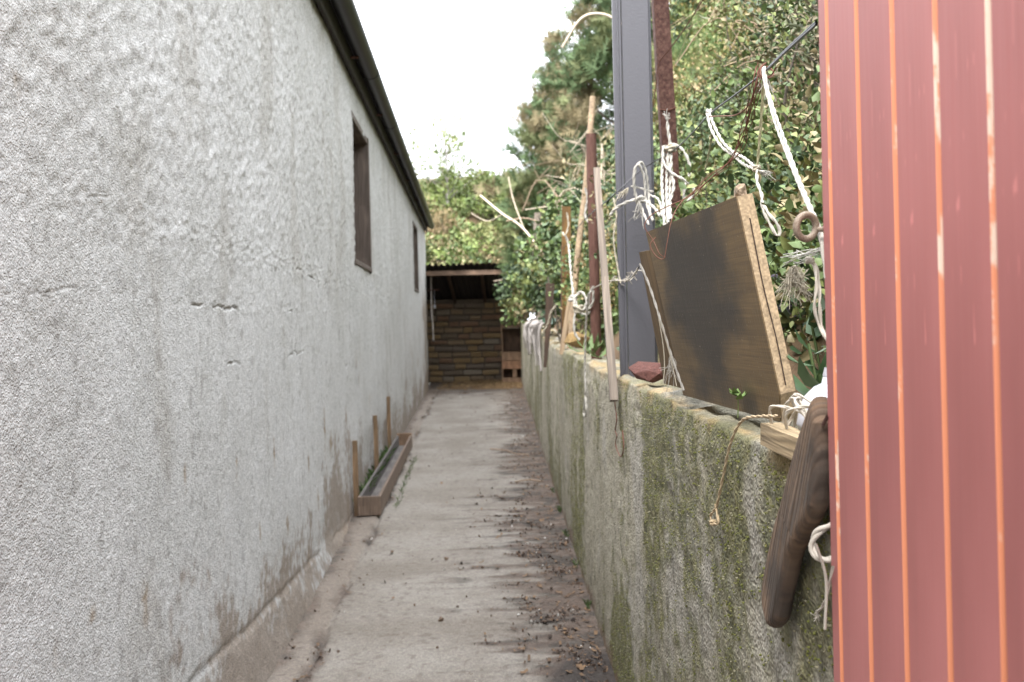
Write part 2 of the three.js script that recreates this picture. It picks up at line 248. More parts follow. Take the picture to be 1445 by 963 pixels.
  part(barn, 'roof', new THREE.BoxGeometry(3.4, 0.05, 21.6).translate(-1.7, 0, 0), M.slate, [0.1, 3.735, -7.75], [0, 0, -0.5]);
  part(barn, 'roof', new THREE.BoxGeometry(3.4, 0.05, 21.6).translate(1.7, 0, 0), M.slate, [-5.8, 3.735, -7.75], [0, 0, 0.5]);
  part(barn, 'gable', new THREE.ExtrudeGeometry(new THREE.Shape([[-5.6, 3.5], [-0.05, 3.5], [-2.85, 5.1]].map((q) => new THREE.Vector2(...q))), { depth: 0.25, bevelEnabled: false }).translate(0, 0, -18.3), std(C(0.42, 0.41, 0.4), 0.95));
}

// ------------------------------------------------------------------ mossy retaining wall on the right
function mossAt(z, y) {
  const streak = fbm(z * 5.5, y * 1.1 + 2, 4), big = fbm(z * 1.25 + 7, y * 1.1, 3), fine = fbm(z * 24, y * 20, 3);
  const near = sstep(-4.4, -1.6, z);
  return clamp(sstep(-0.22, 0.45, streak * 0.9 + big * 1.1 + fine * 0.65 + 0.09 * near + 0.22 * sstep(0.6, 1.2, y) - 0.03));
}
{
  const zs = steps([[2.5, 0.08], [-0.9, 0.01], [-5.5, 0.026], [-20.75]]), nf = 128, nt = 14, nb = 4;
  const th = 0.2, geo = grid(zs.length, nf + nt + nb, (i, j) => {
    const z = zs[i], H = TOPR(z); let x, y, top = 0;
    if (j < nf) { const t = j / (nf - 1); y = t * H - 0.03; x = 0.008 * sstep(0.95, 1, t); } else if (j < nf + nt) { const t = (j - nf + 1) / nt; x = 0.014 + t * (th - 0.014); y = H - 0.03 + 0.02 * fbm(z * 7, t * 3, 3) + 0.004; top = 1; } else { const t = (j - nf - nt + 1) / nb; x = th; y = H * (1 - t); }
    const m = j < nf ? mossAt(z, y) : top ? clamp(0.35 + fbm(z * 6, x * 14, 3)) : 0;
    const bulk = 0.013 * fbm(z * 1.1, y * 1.3, 3), grain = 0.0042 * fbm(z * 16, y * 17, 3) + 0.002 * rv(z * 47, y * 47);
    const gouge = sstep(0.42, 0.7, fbm(z * 2.6 + 50, y * 5, 3)) * 0.012 * sstep(0.8, 1.2, y);
    if (j < nf) x -= bulk + grain * (1 + m * 0.5) - gouge; else if (top) { y += grain * 1.4; x -= bulk * (1 - (j - nf) / nt); }
    const tone = fbm(z * 2.1, y * 1.6 + 9, 4), sp = vn(z * 60, y * 60);
    let c = lerp3([0.47, 0.44, 0.355], [0.32, 0.295, 0.225], clamp(0.4 + tone * 1.1 + sp * 0.2));
    c = lerp3(c, [0.42, 0.4, 0.365], sstep(0.2, 0.45, fbm(z * 3.3 + 30, y * 2.2, 3)) * 0.6);
    c = lerp3(c, lerp3([0.18, 0.17, 0.06], [0.095, 0.1, 0.028], clamp(0.5 + rv(z * 40, y * 36))), m * 0.8);
    if (top) { c = lerp3(c, [0.46, 0.33, 0.16], sstep(-0.05, 0.25, fbm(z * 5 + 11, x * 10, 3)) * 0.75); }
    else if (y > H - 0.09) c = lerp3(c, [0.42, 0.3, 0.14], sstep(0.05, 0.35, fbm(z * 6 + 11, y * 7, 3)) * sstep(H - 0.09, H - 0.03, y) * 0.6);
    const foot = sstep(0.1, 0.5, 0.55 - y * 5.5 + 0.7 * fbm(z * 5, y * 8, 3));
    c = lerp3(c, [0.19, 0.115, 0.075], foot * 0.75);
    c = lerp3(c, [0.09, 0.08, 0.055], sstep(0.55, 0.8, vn(z * 34 + 3, y * 30)) * 0.5);
    return { p: [x, y, z], c, uv: [z, y + x] };
  }, null, true);
  const w = thing('retaining_wall', 'low concrete retaining wall stained with green moss', 'wall', [XR(0), 0, 0], 0.0115);
  part(w, 'concrete_face', geo, M.mossy);
  // moss cushions too small to count
  const r = rng(5), tuft = new THREE.ConeGeometry(0.5, 1, 4, 1).rotateZ(Math.PI / 2), N = 9000, im = new THREE.InstancedMesh(tuft, std(C(1, 1, 1), 1), N), d = new THREE.Object3D();
  let k = 0; while (k < N) {
    const z = -1.0 - 4.6 * Math.pow(r(), 1.4), y = 0.03 + r() * 1.24; if (r() > mossAt(z, y) * 1.1 - 0.15) continue;
    const s = 0.002 + r() * 0.004; d.position.set(-0.004 - 0.013 * fbm(z * 1.1, y * 1.3, 3) - r() * 0.002, y, z); d.rotation.set(r() * 6, r() * 0.8, (r() - 0.5) * 1.6); d.scale.set(s * 0.9, s, s * 1.2); d.updateMatrix(); im.setMatrixAt(k, d.matrix);
    const q = r(); im.setColorAt(k, C(...(q < 0.72 ? lerp3([0.1, 0.11, 0.02], [0.13, 0.125, 0.04], r()) : [0.2, 0.185, 0.12]))); k++;
  }
  im.name = 'moss_cushion'; im.userData.kind = 'stuff'; im.castShadow = im.receiveShadow = true; w.add(im);
}

// ------------------------------------------------------------------ open shed at the end of the path
{
  const sh = thing('open_shed', 'open lean-to shed with brown stone back wall and corrugated roof', 'shed', [-0.9, 0, -20.6]);
  const r = rng(21), wallT = part(sh, 'stone_wall', new THREE.BoxGeometry(3.6, 2.06, 0.3).translate(-0.5, 1.03, -0.18), M.mortar);
  const tones = [[0.3, 0.22, 0.15], [0.24, 0.19, 0.14], [0.4, 0.26, 0.11], [0.36, 0.26, 0.16], [0.22, 0.18, 0.15], [0.44, 0.3, 0.14], [0.32, 0.18, 0.11], [0.38, 0.33, 0.26]];
  const mats = tones.map((t) => std(C(...lerp3(t, [0.36, 0.28, 0.2], 0.3)), 0.95, { map: grainTex, bumpMap: grainBump, bumpScale: 0.012 }));
  const geos = []; for (let k = 0; k < 10; k++) geos.push(cbox(1, 0.122, 0.09, 0.016, 0.03, r));
  for (let row = 0; row < 13; row++) { let x = -2.0 - r() * 0.2; while (x < 1.18) { const w = 0.24 + r() * 0.26, b = part(wallT, 'stone_block', geos[Math.floor(r() * 10)], mats[Math.floor(Math.pow(r(), row > 8 ? 0.7 : 1) * 8)], [x + w / 2, 0.08 + row * 0.152 + (r() - 0.5) * 0.01, 0.0 + r() * 0.025], [0, 0, (r() - 0.5) * 0.03]); b.scale.x = w - 0.034; b.scale.y = 0.84 + r() * 0.2; x += w; } }
  // corrugated sheets sloping back
  const prof = []; const nC = 190; const W0 = -2.3, W1 = 1.22;
  const roofG = grid(nC, 2, (i, j) => { const x = mix(W0, W1, i / (nC - 1)), y = 0.022 * Math.sin(x * Math.PI * 2 / 0.13); const z = j ? -0.35 : 2.25; return { p: [x, mix(2.72, 2.02, j) + y, z], c: [1, 1, 1], uv: [x, z] }; });
  part(sh, 'corrugated_roof', roofG, std(C(0.022, 0.019, 0.018), 0.9));
  for (let k = 0; k < 5; k++) { const x0 = W0 + k * 0.7, n = 42; part(sh, 'corrugated_sheet', grid(n, 2, (i, j) => { const x = x0 + 0.74 * i / (n - 1), y = 0.024 * Math.sin(x * Math.PI * 2 / 0.13); return { p: [x, mix(2.775, 2.6, j) + y + k % 2 * 0.012, j ? 1.7 : 2.3 + 0.03 * (k % 3)], c: [1, 1, 1], uv: [x, j] }; }), std(C(0.04 + 0.02 * (k % 2), 0.035, 0.034), 0.8)); }
  part(sh, 'beam', bar([-2.3, 2.58, 2.16], [1.22, 2.6, 2.16], 0.1, 0.09, 3, 1, 0.05), M.beam);
  for (let k = 0; k < 5; k++) part(sh, 'rafter', cbox(0.06, 0.09, 2.5, 0.005), M.darkWood, [-2 + k * 0.75, 2.27, 0.95], [-0.265, 0, 0]);
  part(sh, 'side_wall', cbox(0.12, 2.4, 2.4, 0.02), M.mortar, [-2.25, 1.2, 0.95]);
  part(sh, 'post', bar([1.2, 1.4, 2.1], [1.2, 2.56, 2.1], 0.09, 0.09, 5), M.darkWood);

  const n = thing('nest_box', 'wooden nesting box stack with open compartments on the shed floor', 'nest box', [0.0, 0, -19.9]);
  part(n, 'side_panel', cbox(0.035, 1.5, 0.34, 0.005), M.nest, [-0.24, 0.75, 0]); part(n, 'side_panel', cbox(0.035, 1.34, 0.34, 0.005), M.nest, [0.24, 0.67, 0]);
  part(n, 'back_panel', cbox(0.45, 1.3, 0.02, 0.003), wood(0.16, 0.1, 0.065), [0, 0.66, -0.16]);
  part(n, 'top_rail', cbox(0.5, 0.04, 0.36, 0.005), M.nest, [0, 1.36, 0.0]);
  part(n, 'front_board', cbox(0.5, 0.2, 0.025, 0.005), M.nest, [0.004, 0.66, 0.19]); part(n, 'front_board', cbox(0.5, 0.2, 0.025, 0.005), wood(0.45, 0.26, 0.16), [0.004, 0.45, 0.192]);
  part(n, 'shelf', cbox(0.44, 0.025, 0.32, 0.004), M.nest, [0, 0.36, 0]); part(n, 'divider', cbox(0.1, 0.2, 0.025, 0.004), M.nest, [0.05, 0.25, 0.18]); part(n, 'base_board', cbox(0.5, 0.13, 0.03, 0.005), M.nest, [0.004, 0.075, 0.192]);

  const h = thing('hanging_pole', 'thin white pole with a short rusty crossbar hung in shed opening', 'pole', [-1.815, 0, -18.86]);
  part(h, 'pole', tube([[0.0, 2.56, 0], [-0.005, 1.9, 0], [0.015, 1.4, 0], [0.022, 1.08, 0]], 0.016), std(C(0.55, 0.5, 0.45), 0.7)); part(h, 'crossbar', tube([[-0.1, 2.23, 0.015], [0.2, 2.245, 0.02]], 0.013, 4), M.rust);
  part(h, 'hook', tube([[-0.05, 2.58, 0.0], [0, 2.54, 0.01], [0.045, 2.57, 0.0]], 0.012), M.rust); part(h, 'tip', new THREE.SphereGeometry(0.022, 10, 8), M.dark, [0.023, 1.07, 0]);
  solo('white_cup', 'tiny white cup hanging by the crossbar pole', 'cup', mergeGeometries([new THREE.CylinderGeometry(0.028, 0.022, 0.07, 12).translate(0, 0, 0), new THREE.CylinderGeometry(0.004, 0.004, 0.36, 5).translate(0, 0.2, 0)]), M.white, [-1.747, 1.86, -18.85]);
  // straw on the shed floor
  const N = 2600, im = new THREE.InstancedMesh(new THREE.BoxGeometry(0.12, 0.004, 0.006), std(C(1, 1, 1), 0.95), N), d = new THREE.Object3D(), q = rng(8);
  for (let k = 0; k < N; k++) { const t = Math.pow(q(), 0.8); d.position.set(-1.75 + 1.95 * Math.pow(q(), 0.6), 0.008 + q() * 0.05 * t, -18.1 - 2.4 * t); d.rotation.set((q() - 0.5) * 0.6, q() * 6.3, (q() - 0.5) * 0.5); d.scale.setScalar(0.5 + q()); d.updateMatrix(); im.setMatrixAt(k, d.matrix); im.setColorAt(k, C(...lerp3([0.13, 0.08, 0.04], [0.36, 0.24, 0.12], q()))); }
  im.name = 'straw'; im.castShadow = im.receiveShadow = true; scene.add(im); tag(im, 'loose brown straw strewn over the shed floor', 'straw', null, 'stuff');
}

// ------------------------------------------------------------------ red boarded door along the wall
{
  const d = thing('red_door', 'red painted door of vertical boards with orange grooves', 'door', [0.4, 0, -0.98], 0.01); d.rotation.order = 'YXZ'; d.rotation.x = -0.03;
  const r = rng(61), tx = dataTex(512, (u, v) => {
    const s = vn(u * 60, v * 3, 60) * 0.5 + vn(u * 160, v * 5, 160) * 0.3, b = fbm(u * 4, v * 4, 4, 4), fl = sstep(0.82, 0.9, vn(u * 128, v * 60, 128)) * sstep(0.0, 0.4, vn(u * 9, v * 7, 7));
    const k = 0.86 + 0.022 * s + 0.13 * b; return [mix(k, 1, fl), mix(k * 0.985 + 0.03 * b, 1, fl), mix(k * 0.99 + 0.04 * b, 1, fl)];
  }, true, 1); tx.repeat.set(1.7, 0.55);
  const paint = [[0.56, 0.205, 0.19], [0.54, 0.196, 0.182], [0.58, 0.214, 0.198]].map((c) => new THREE.MeshPhysicalMaterial({ color: C(...c), map: tx, bumpMap: woodBump, bumpScale: 0.00025, roughness: 0.5, clearcoat: 0.15, clearcoatRoughness: 0.45, side: THREE.DoubleSide }));
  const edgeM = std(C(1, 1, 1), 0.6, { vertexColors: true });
  const H = 2.45, P = 0.0842, G = 0.0045, T = 0.024;
  const board = (w) => { const s = new THREE.Shape([[0, G], [0, T], [w, T], [w, G], [w - G, 0], [G, 0]].map((q) => new THREE.Vector2(...q))); return s; };
  const mk = (w) => { const g = new THREE.ExtrudeGeometry(board(w), { depth: H, bevelEnabled: false }); // shape x -> +z of the door, shape y -> +x, depth -> up
    g.applyMatrix4(new THREE.Matrix4().set(0, 1, 0, 0, 0, 0, 1, 0, 1, 0, 0, 0, 0, 0, 0, 1)); return boxUV(g); };
  const full = mk(P - 0.0012), narrow = mk(0.03);
  // worn, less faded chamfer, flash light painted into its orange: a thin strip over the bevel that faces up the path
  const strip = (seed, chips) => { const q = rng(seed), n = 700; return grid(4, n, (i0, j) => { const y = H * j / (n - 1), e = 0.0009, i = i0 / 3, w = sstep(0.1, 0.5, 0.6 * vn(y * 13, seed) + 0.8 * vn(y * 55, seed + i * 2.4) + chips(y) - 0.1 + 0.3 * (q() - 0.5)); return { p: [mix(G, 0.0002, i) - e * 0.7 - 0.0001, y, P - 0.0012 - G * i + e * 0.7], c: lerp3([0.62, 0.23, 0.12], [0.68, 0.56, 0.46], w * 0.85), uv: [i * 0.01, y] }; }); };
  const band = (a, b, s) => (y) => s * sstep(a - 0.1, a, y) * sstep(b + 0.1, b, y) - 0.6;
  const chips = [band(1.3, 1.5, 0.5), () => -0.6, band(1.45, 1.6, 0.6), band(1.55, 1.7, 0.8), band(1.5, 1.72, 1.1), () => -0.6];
  let z = -0.03;
  const b0 = part(d, 'edge_board', narrow, paint[1], [0, 0.01, z]); { const s = strip(3, chips[0]); s.translate(0, 0, -P + 0.0312); part(b0, 'worn_lit_groove', s, edgeM); }
  z = 0.0012;
  for (let k = 0; k < 20; k++) { const b = part(d, 'board', full, paint[k % 3], [(r() - 0.5) * 0.0012, 0.01, z]); part(b, 'worn_lit_groove', strip(10 + k, chips[Math.min(5, k + 1)]), edgeM); z += P; }
  part(d, 'ledge', cbox(0.025, 0.12, 1.55, 0.004), paint[0], [0.0375, 1.9, 0.8]);
  part(d, 'ledge', cbox(0.025, 0.12, 1.55, 0.004), paint[0], [0.0375, 1.44, 0.8]);
  part(d, 'nail', tube([[-0.001, 1.372, -0.024], [-0.004, 1.36, -0.032]], 0.0025, 4), M.rust);
  const e = thing('eye_bolt', 'rusty iron ring bolt screwed into edge of red door', 'bolt', [0.385, 1.61, -1.075]);
  part(e, 'ring', new THREE.TorusGeometry(0.0155, 0.0046, 10, 28), M.galv, [0, 0.004, 0], [0.1, 0.35, 0]); part(e, 'shank', tube([[0.014, 0.0, 0.004], [0.026, -0.002, 0.022]], 0.0035, 4), M.galv); part(e, 'collar', new THREE.CylinderGeometry(0.0055, 0.0055, 0.004, 8).rotateX(1.57), M.galv, [0.02, -0.001, 0.016]);
}

// ------------------------------------------------------------------ posts, sticks, boards, stones on the wall
{
  const p = thing('steel_post', 'tall dark grey steel channel post standing on wall', 'post', [0.485, 1.22, -3.2]);
  p.rotation.z = 0.004;
  part(p, 'face_plate', cbox(0.104, 2.2, 0.012, 0.003), M.steel, [0.014, 1.1, 0.03]); part(p, 'side_flange', cbox(0.012, 2.2, 0.06, 0.003), M.steel, [-0.045, 1.1, 0.003]); part(p, 'rear_flange', cbox(0.012, 2.2, 0.06, 0.003), M.steel, [0.07, 1.1, -0.006]);
  part(p, 'edge_strip', bar([-0.062, 0, 0.018], [-0.066, 2.16, 0.018], 0.014, 0.02, 4, 1, 0.04), M.steel); part(p, 'seam', bar([-0.0535, 0, 0.03], [-0.0555, 2.2, 0.03], 0.004, 0.006, 9, 1, 0.1), M.steel);
  const a = thing('angle_post', 'rusty angle iron post leaning behind the board', 'post', [0.715, 1.2, -3.45]); a.rotation.z = 0.045;
  part(a, 'front_leg', cbox(0.062, 2.1, 0.006, 0.0015), M.rust, [0, 1.05, 0.02]); part(a, 'side_leg', cbox(0.006, 2.1, 0.05, 0.0015), M.rust, [-0.029, 1.05, -0.008]); part(a, 'wire_band', tube([[-0.036, 1.16, 0.026], [0, 1.155, 0.027], [0.034, 1.165, 0.026]], 0.0028), M.rustWire);
  solo('rusty_pipe', 'upright rusty iron pipe behind the wooden slat', 'pipe', (() => { const g = new THREE.LatheGeometry([[0.024, 1.38], [0.031, 1.38], [0.031, 0], [0.0, 0]].map((q) => new THREE.Vector2(...q)).reverse(), 20); return g; })(), M.rust, [0.5, 1.21, -4.9], [0, 0, 0.006]);
  solo('long_stick', 'long thin pale stick leaning beside the rusty pipe', 'stick', tube([[0.40, 1.3, -5.72], [0.47, 1.95, -5.76], [0.545, 2.5, -5.78], [0.6, 3.05, -5.8]], 0.021, 24, 8), M.paleStick);
  solo('wooden_slat', 'weathered grey wooden slat hanging over the wall face', 'slat', bar([0.372, 1.195, -3.06], [0.365, 2.12, -3.42], 0.03, 0.026, 12, 0.82, 0.06), M.greyWood);
  solo('brown_batten', 'short ochre brown batten upright among the ivy', 'batten', bar([0.44, 1.3, -6.6], [0.455, 2.4, -6.6], 0.07, 0.03, 13), M.ochreWood);
  solo('thin_batten', 'thin dark batten beside the ochre brown batten', 'batten', bar([0.405, 1.3, -6.7], [0.43, 2.1, -6.7], 0.03, 0.025, 15), M.darkWood);
  solo('pointed_stick', 'dark pointed stick hanging over the wall under ivy', 'stick', bar([0.335, 1.81, -7.0], [0.272, 1.1, -7.0], 0.075, 0.03, 14, 0.35), M.darkWood);
  solo('pale_lath', 'short pale lath leaning by the yellow stone', 'lath', bar([0.368, 1.24, -6.15], [0.44, 1.66, -6.2], 0.035, 0.02, 17), M.paleStick);
  const rock = (seed, sx, sy, sz, amp) => { const r = rng(seed), pts = []; for (let k = 0; k < 26; k++) { const u = r() * 2 - 1, t = r() * 6.28, s = Math.sqrt(1 - u * u), m = 1 - amp * r(); pts.push(new THREE.Vector3(Math.sign(s * Math.cos(t)) * Math.pow(Math.abs(s * Math.cos(t)), 0.6) * sx * m, Math.sign(u) * Math.pow(Math.abs(u), 0.6) * sy * m, Math.sign(s * Math.sin(t)) * Math.pow(Math.abs(s * Math.sin(t)), 0.6) * sz * m)); } return boxUV(new ConvexGeometry(pts)); };
  solo('yellow_stone', 'yellow ochre stone block resting on wall under tangled rope', 'stone', rock(4, 0.085, 0.055, 0.1, 0.18), std(C(0.42, 0.28, 0.12), 0.95, { map: grainTex, bumpMap: grainBump, bumpScale: 0.006 }), [0.425, 1.365, -5.3], [0, 0.4, -0.2]);
  solo('red_stone', 'dark red broken brick wedged at foot of steel post', 'stone', rock(12, 0.05, 0.027, 0.085, 0.12), std(C(0.13, 0.05, 0.04), 0.9, { map: grainTex, bumpMap: grainBump, bumpScale: 0.004 }), [0.452, 1.325, -2.74], [0.15, 0.5, 0.3]);
  // leaning chipboard panel: bottom on the wall, top tipped toward the path
  const BL = V([0.436, 1.302, -2.105]), BR = V([0.499, 1.302, -1.5]), up = V([-0.09, 0.415, 0.0]), along = BR.clone().sub(BL), W = along.length(), Hh = up.length();
  const xA = along.clone().normalize(), zA = new THREE.Vector3().crossVectors(xA, up).normalize(), yA = new THREE.Vector3().crossVectors(zA, xA).normalize();
  const outline = [[0.003, 0], [W - 0.03, 0.0], [W - 0.018, 0.012], [W - 0.012, 0.035], [W - 0.002, 0.055], [W, Hh - 0.002], [0.0, Hh]];
  const boardTex = dataTex(1024, (u, v) => { // stained ply face: dark centre blotch, brown margins, grain across
    const g = vn(u * 5, v * 190, 190) * 0.5 + vn(u * 14, v * 300, 256) * 0.4, n = fbm(u * 4, v * 4, 4, 4), e = 0.34 - Math.hypot((u - 0.47) * 0.95, (v - 0.5) * 0.62) + 0.32 * n, k = sstep(-0.12, 0.2, e), st = sstep(0.3, 0.6, fbm(u * 11 + 4, v * 2.2, 3, 2)) * 0.35;
    const sp = sstep(0.93, 0.97, vn(u * 200, v * 200, 200));
    const c = lerp3([0.4 + 0.08 * g, 0.33 + 0.065 * g, 0.23 + 0.04 * g], [0.235 + 0.035 * g, 0.21 + 0.03 * g, 0.182 + 0.024 * g], clamp(k - st)); return lerp3(c, [0.7, 0.68, 0.6], sp * 0.7);
  }, true, 1);
  const faceM = std(C(1, 1, 1), 0.55, { map: boardTex, bumpMap: woodBump, bumpScale: 0.0007 });
  const bd = new THREE.Group(); bd.name = 'chipboard_panel'; scene.add(bd); tag(bd, 'large dark stained chipboard panel leaning on wall, tied with rope', 'panel');
  bd.matrixAutoUpdate = true; bd.position.copy(BL); bd.quaternion.setFromRotationMatrix(new THREE.Matrix4().makeBasis(xA, yA, zA));
  const sh = new THREE.Shape(outline.map((q) => new THREE.Vector2(...q)));
  const core = new THREE.ExtrudeGeometry(sh, { depth: 0.029, bevelEnabled: false, steps: 1 }); core.translate(0, 0, -0.029); part(bd, 'core', boxUV(core), M.chip);
  const face = new THREE.ExtrudeGeometry(sh, { depth: 0.0025, bevelEnabled: false }); face.translate(0, 0, 0.0002); { const p = face.attributes.position, uv = face.attributes.uv; for (let i = 0; i < p.count; i++) uv.setXY(i, p.getX(i) / W * 0.97 + 0.01, p.getY(i) / Hh * 0.97 + 0.01); } part(bd, 'face_sheet', face, faceM);
  part(bd, 'split_edge', tube([[W + 0.0005, 0.07, -0.012], [W + 0.001, 0.16, -0.0135], [W + 0.001, 0.25, -0.011], [W + 0.0008, 0.38, -0.014]], 0.0012, 20, 5), M.darkWood);
  part(bd, 'crumbled_corner', rock(33, 0.02, 0.02, 0.013, 0.35), std(C(0.36, 0.27, 0.19), 1, { map: grainTex, bumpMap: grainBump, bumpScale: 0.01 }), [W - 0.014, Hh + 0.004, -0.014]);
  const b2 = part(scene, 'backing_board', boxUV(new THREE.ExtrudeGeometry(new THREE.Shape([[0, 0], [0.5, 0], [0.5, 0.37], [0.05, 0.385]].map((q) => new THREE.Vector2(...q))), { depth: 0.012, bevelEnabled: false })), wood(0.17, 0.11, 0.05)); tag(b2, 'second brown board standing behind the chipboard panel', 'board');
  b2.position.copy(BL).addScaledVector(xA, -0.28).addScaledVector(zA, -0.044); b2.quaternion.copy(bd.quaternion);
  // pale block and driftwood by the door
  solo('wood_block', 'pale sawn wood block lying on wall beside the red door', 'wood block', bar([0.428, 1.302, -1.365], [0.432, 1.305, -1.1], 0.034, 0.036, 31, 1, 0.08), wood(0.55, 0.43, 0.27));
  { const dz = [[-1.074, 1.387], [-1.115, 1.339], [-1.153, 1.291], [-1.2, 1.226], [-1.251, 1.155], [-1.286, 1.089], [-1.298, 1.052], [-1.279, 1.024], [-1.256, 1.026], [-1.238, 1.05], [-1.214, 1.092], [-1.18, 1.151], [-1.136, 1.198], [-1.096, 1.231], [-1.07, 1.275], [-1.062, 1.36]];
    const s = new THREE.Shape(new THREE.SplineCurve(dz.map(([z, y]) => new THREE.Vector2(-z, y))).getPoints(60).map((q, i) => q.add(new THREE.Vector2(0.0018 * vn(i * 0.5, 3), 0.0018 * vn(i * 0.45, 8))))), g = new THREE.ExtrudeGeometry(s, { depth: 0.004, bevelEnabled: true, bevelThickness: 0.013, bevelSize: 0.012, bevelOffset: -0.007, bevelSegments: 5, steps: 1 });
    g.translate(-1.17, -1.2, 0); g.rotateZ(-0.45); { const p = g.attributes.position, uv = g.attributes.uv; for (let i = 0; i < p.count; i++) uv.setXY(i, p.getX(i), p.getY(i)); } g.rotateZ(0.45);
    g.rotateY(Math.PI / 2); // shape x (= -z) stays along -z, thickness toward +x
    solo('driftwood_plank', 'dark weathered driftwood plank roped against wall by door', 'plank', g, std(C(1, 1, 1), 0.95, { map: driftTex, bumpMap: woodBump, bumpScale: 0.004 }), [0.398, 1.2, -1.17]); }
  { const pr = [[0, 0], [0.028, 0.002], [0.036, 0.012], [0.038, 0.03], [0.034, 0.058], [0.022, 0.078], [0.012, 0.086], [0.012, 0.1], [0, 0.1]].map((q) => new THREE.Vector2(...q)); const b = thing('white_bottle', 'white plastic bottle lying on the wall behind red door', 'bottle', [0.5, 1.3, -1.36]); b.rotation.set(0.1, 0.3, -0.25); part(b, 'body', new THREE.LatheGeometry(pr, 24), M.white); part(b, 'cap', new THREE.CylinderGeometry(0.013, 0.013, 0.014, 14), M.white, [0, 0.106, 0]); }
  solo('lilac_board', 'faded lilac board half hidden behind leaves beyond the panel', 'board', bar([0.86, 1.22, -2.42], [0.84, 1.62, -2.36], 0.2, 0.02, 41, 1, 0.02), M.lilac);
}

// ------------------------------------------------------------------ wooden feeding trough
{
  const t = thing('feeding_trough', 'long narrow wooden feeding trough beside the barn wall', 'trough', [-1.13, 0.014, -6.35], 0.0511);
  const L = 3.5, w = 0.175, h = 0.15;
  part(t, 'base_board', cbox(w - 0.05, 0.02, L - 0.06, 0.003), M.troughGrey, [0, 0.02, -L / 2]);
  part(t, 'side_board', cbox(0.024, h - 0.004, L - 0.054, 0.004), M.troughGrey, [-w / 2 + 0.012, h / 2, -L / 2]); part(t, 'side_board', cbox(0.024, h - 0.004, L - 0.054, 0.004), M.troughWood, [w / 2 - 0.012, h / 2, -L / 2]);
  part(t, 'end_board', cbox(w + 0.004, h, 0.025, 0.004), M.troughWood, [0, h / 2 + 0.002, -0.0125]); part(t, 'end_board', cbox(w + 0.004, h + 0.02, 0.025, 0.004), M.nest, [0, h / 2 + 0.012, -L + 0.0125]);
  for (const [z, hh, s] of [[-0.06, 0.58, 3], [-1.45, 0.62, 4], [-2.75, 0.68, 5]]) part(t, 'stake', bar([-w / 2 - 0.014, -0.01, z], [-w / 2 - 0.02, hh, z + 0.01], 0.042, 0.024, s, 0.9, 0.05), M.stake);
}

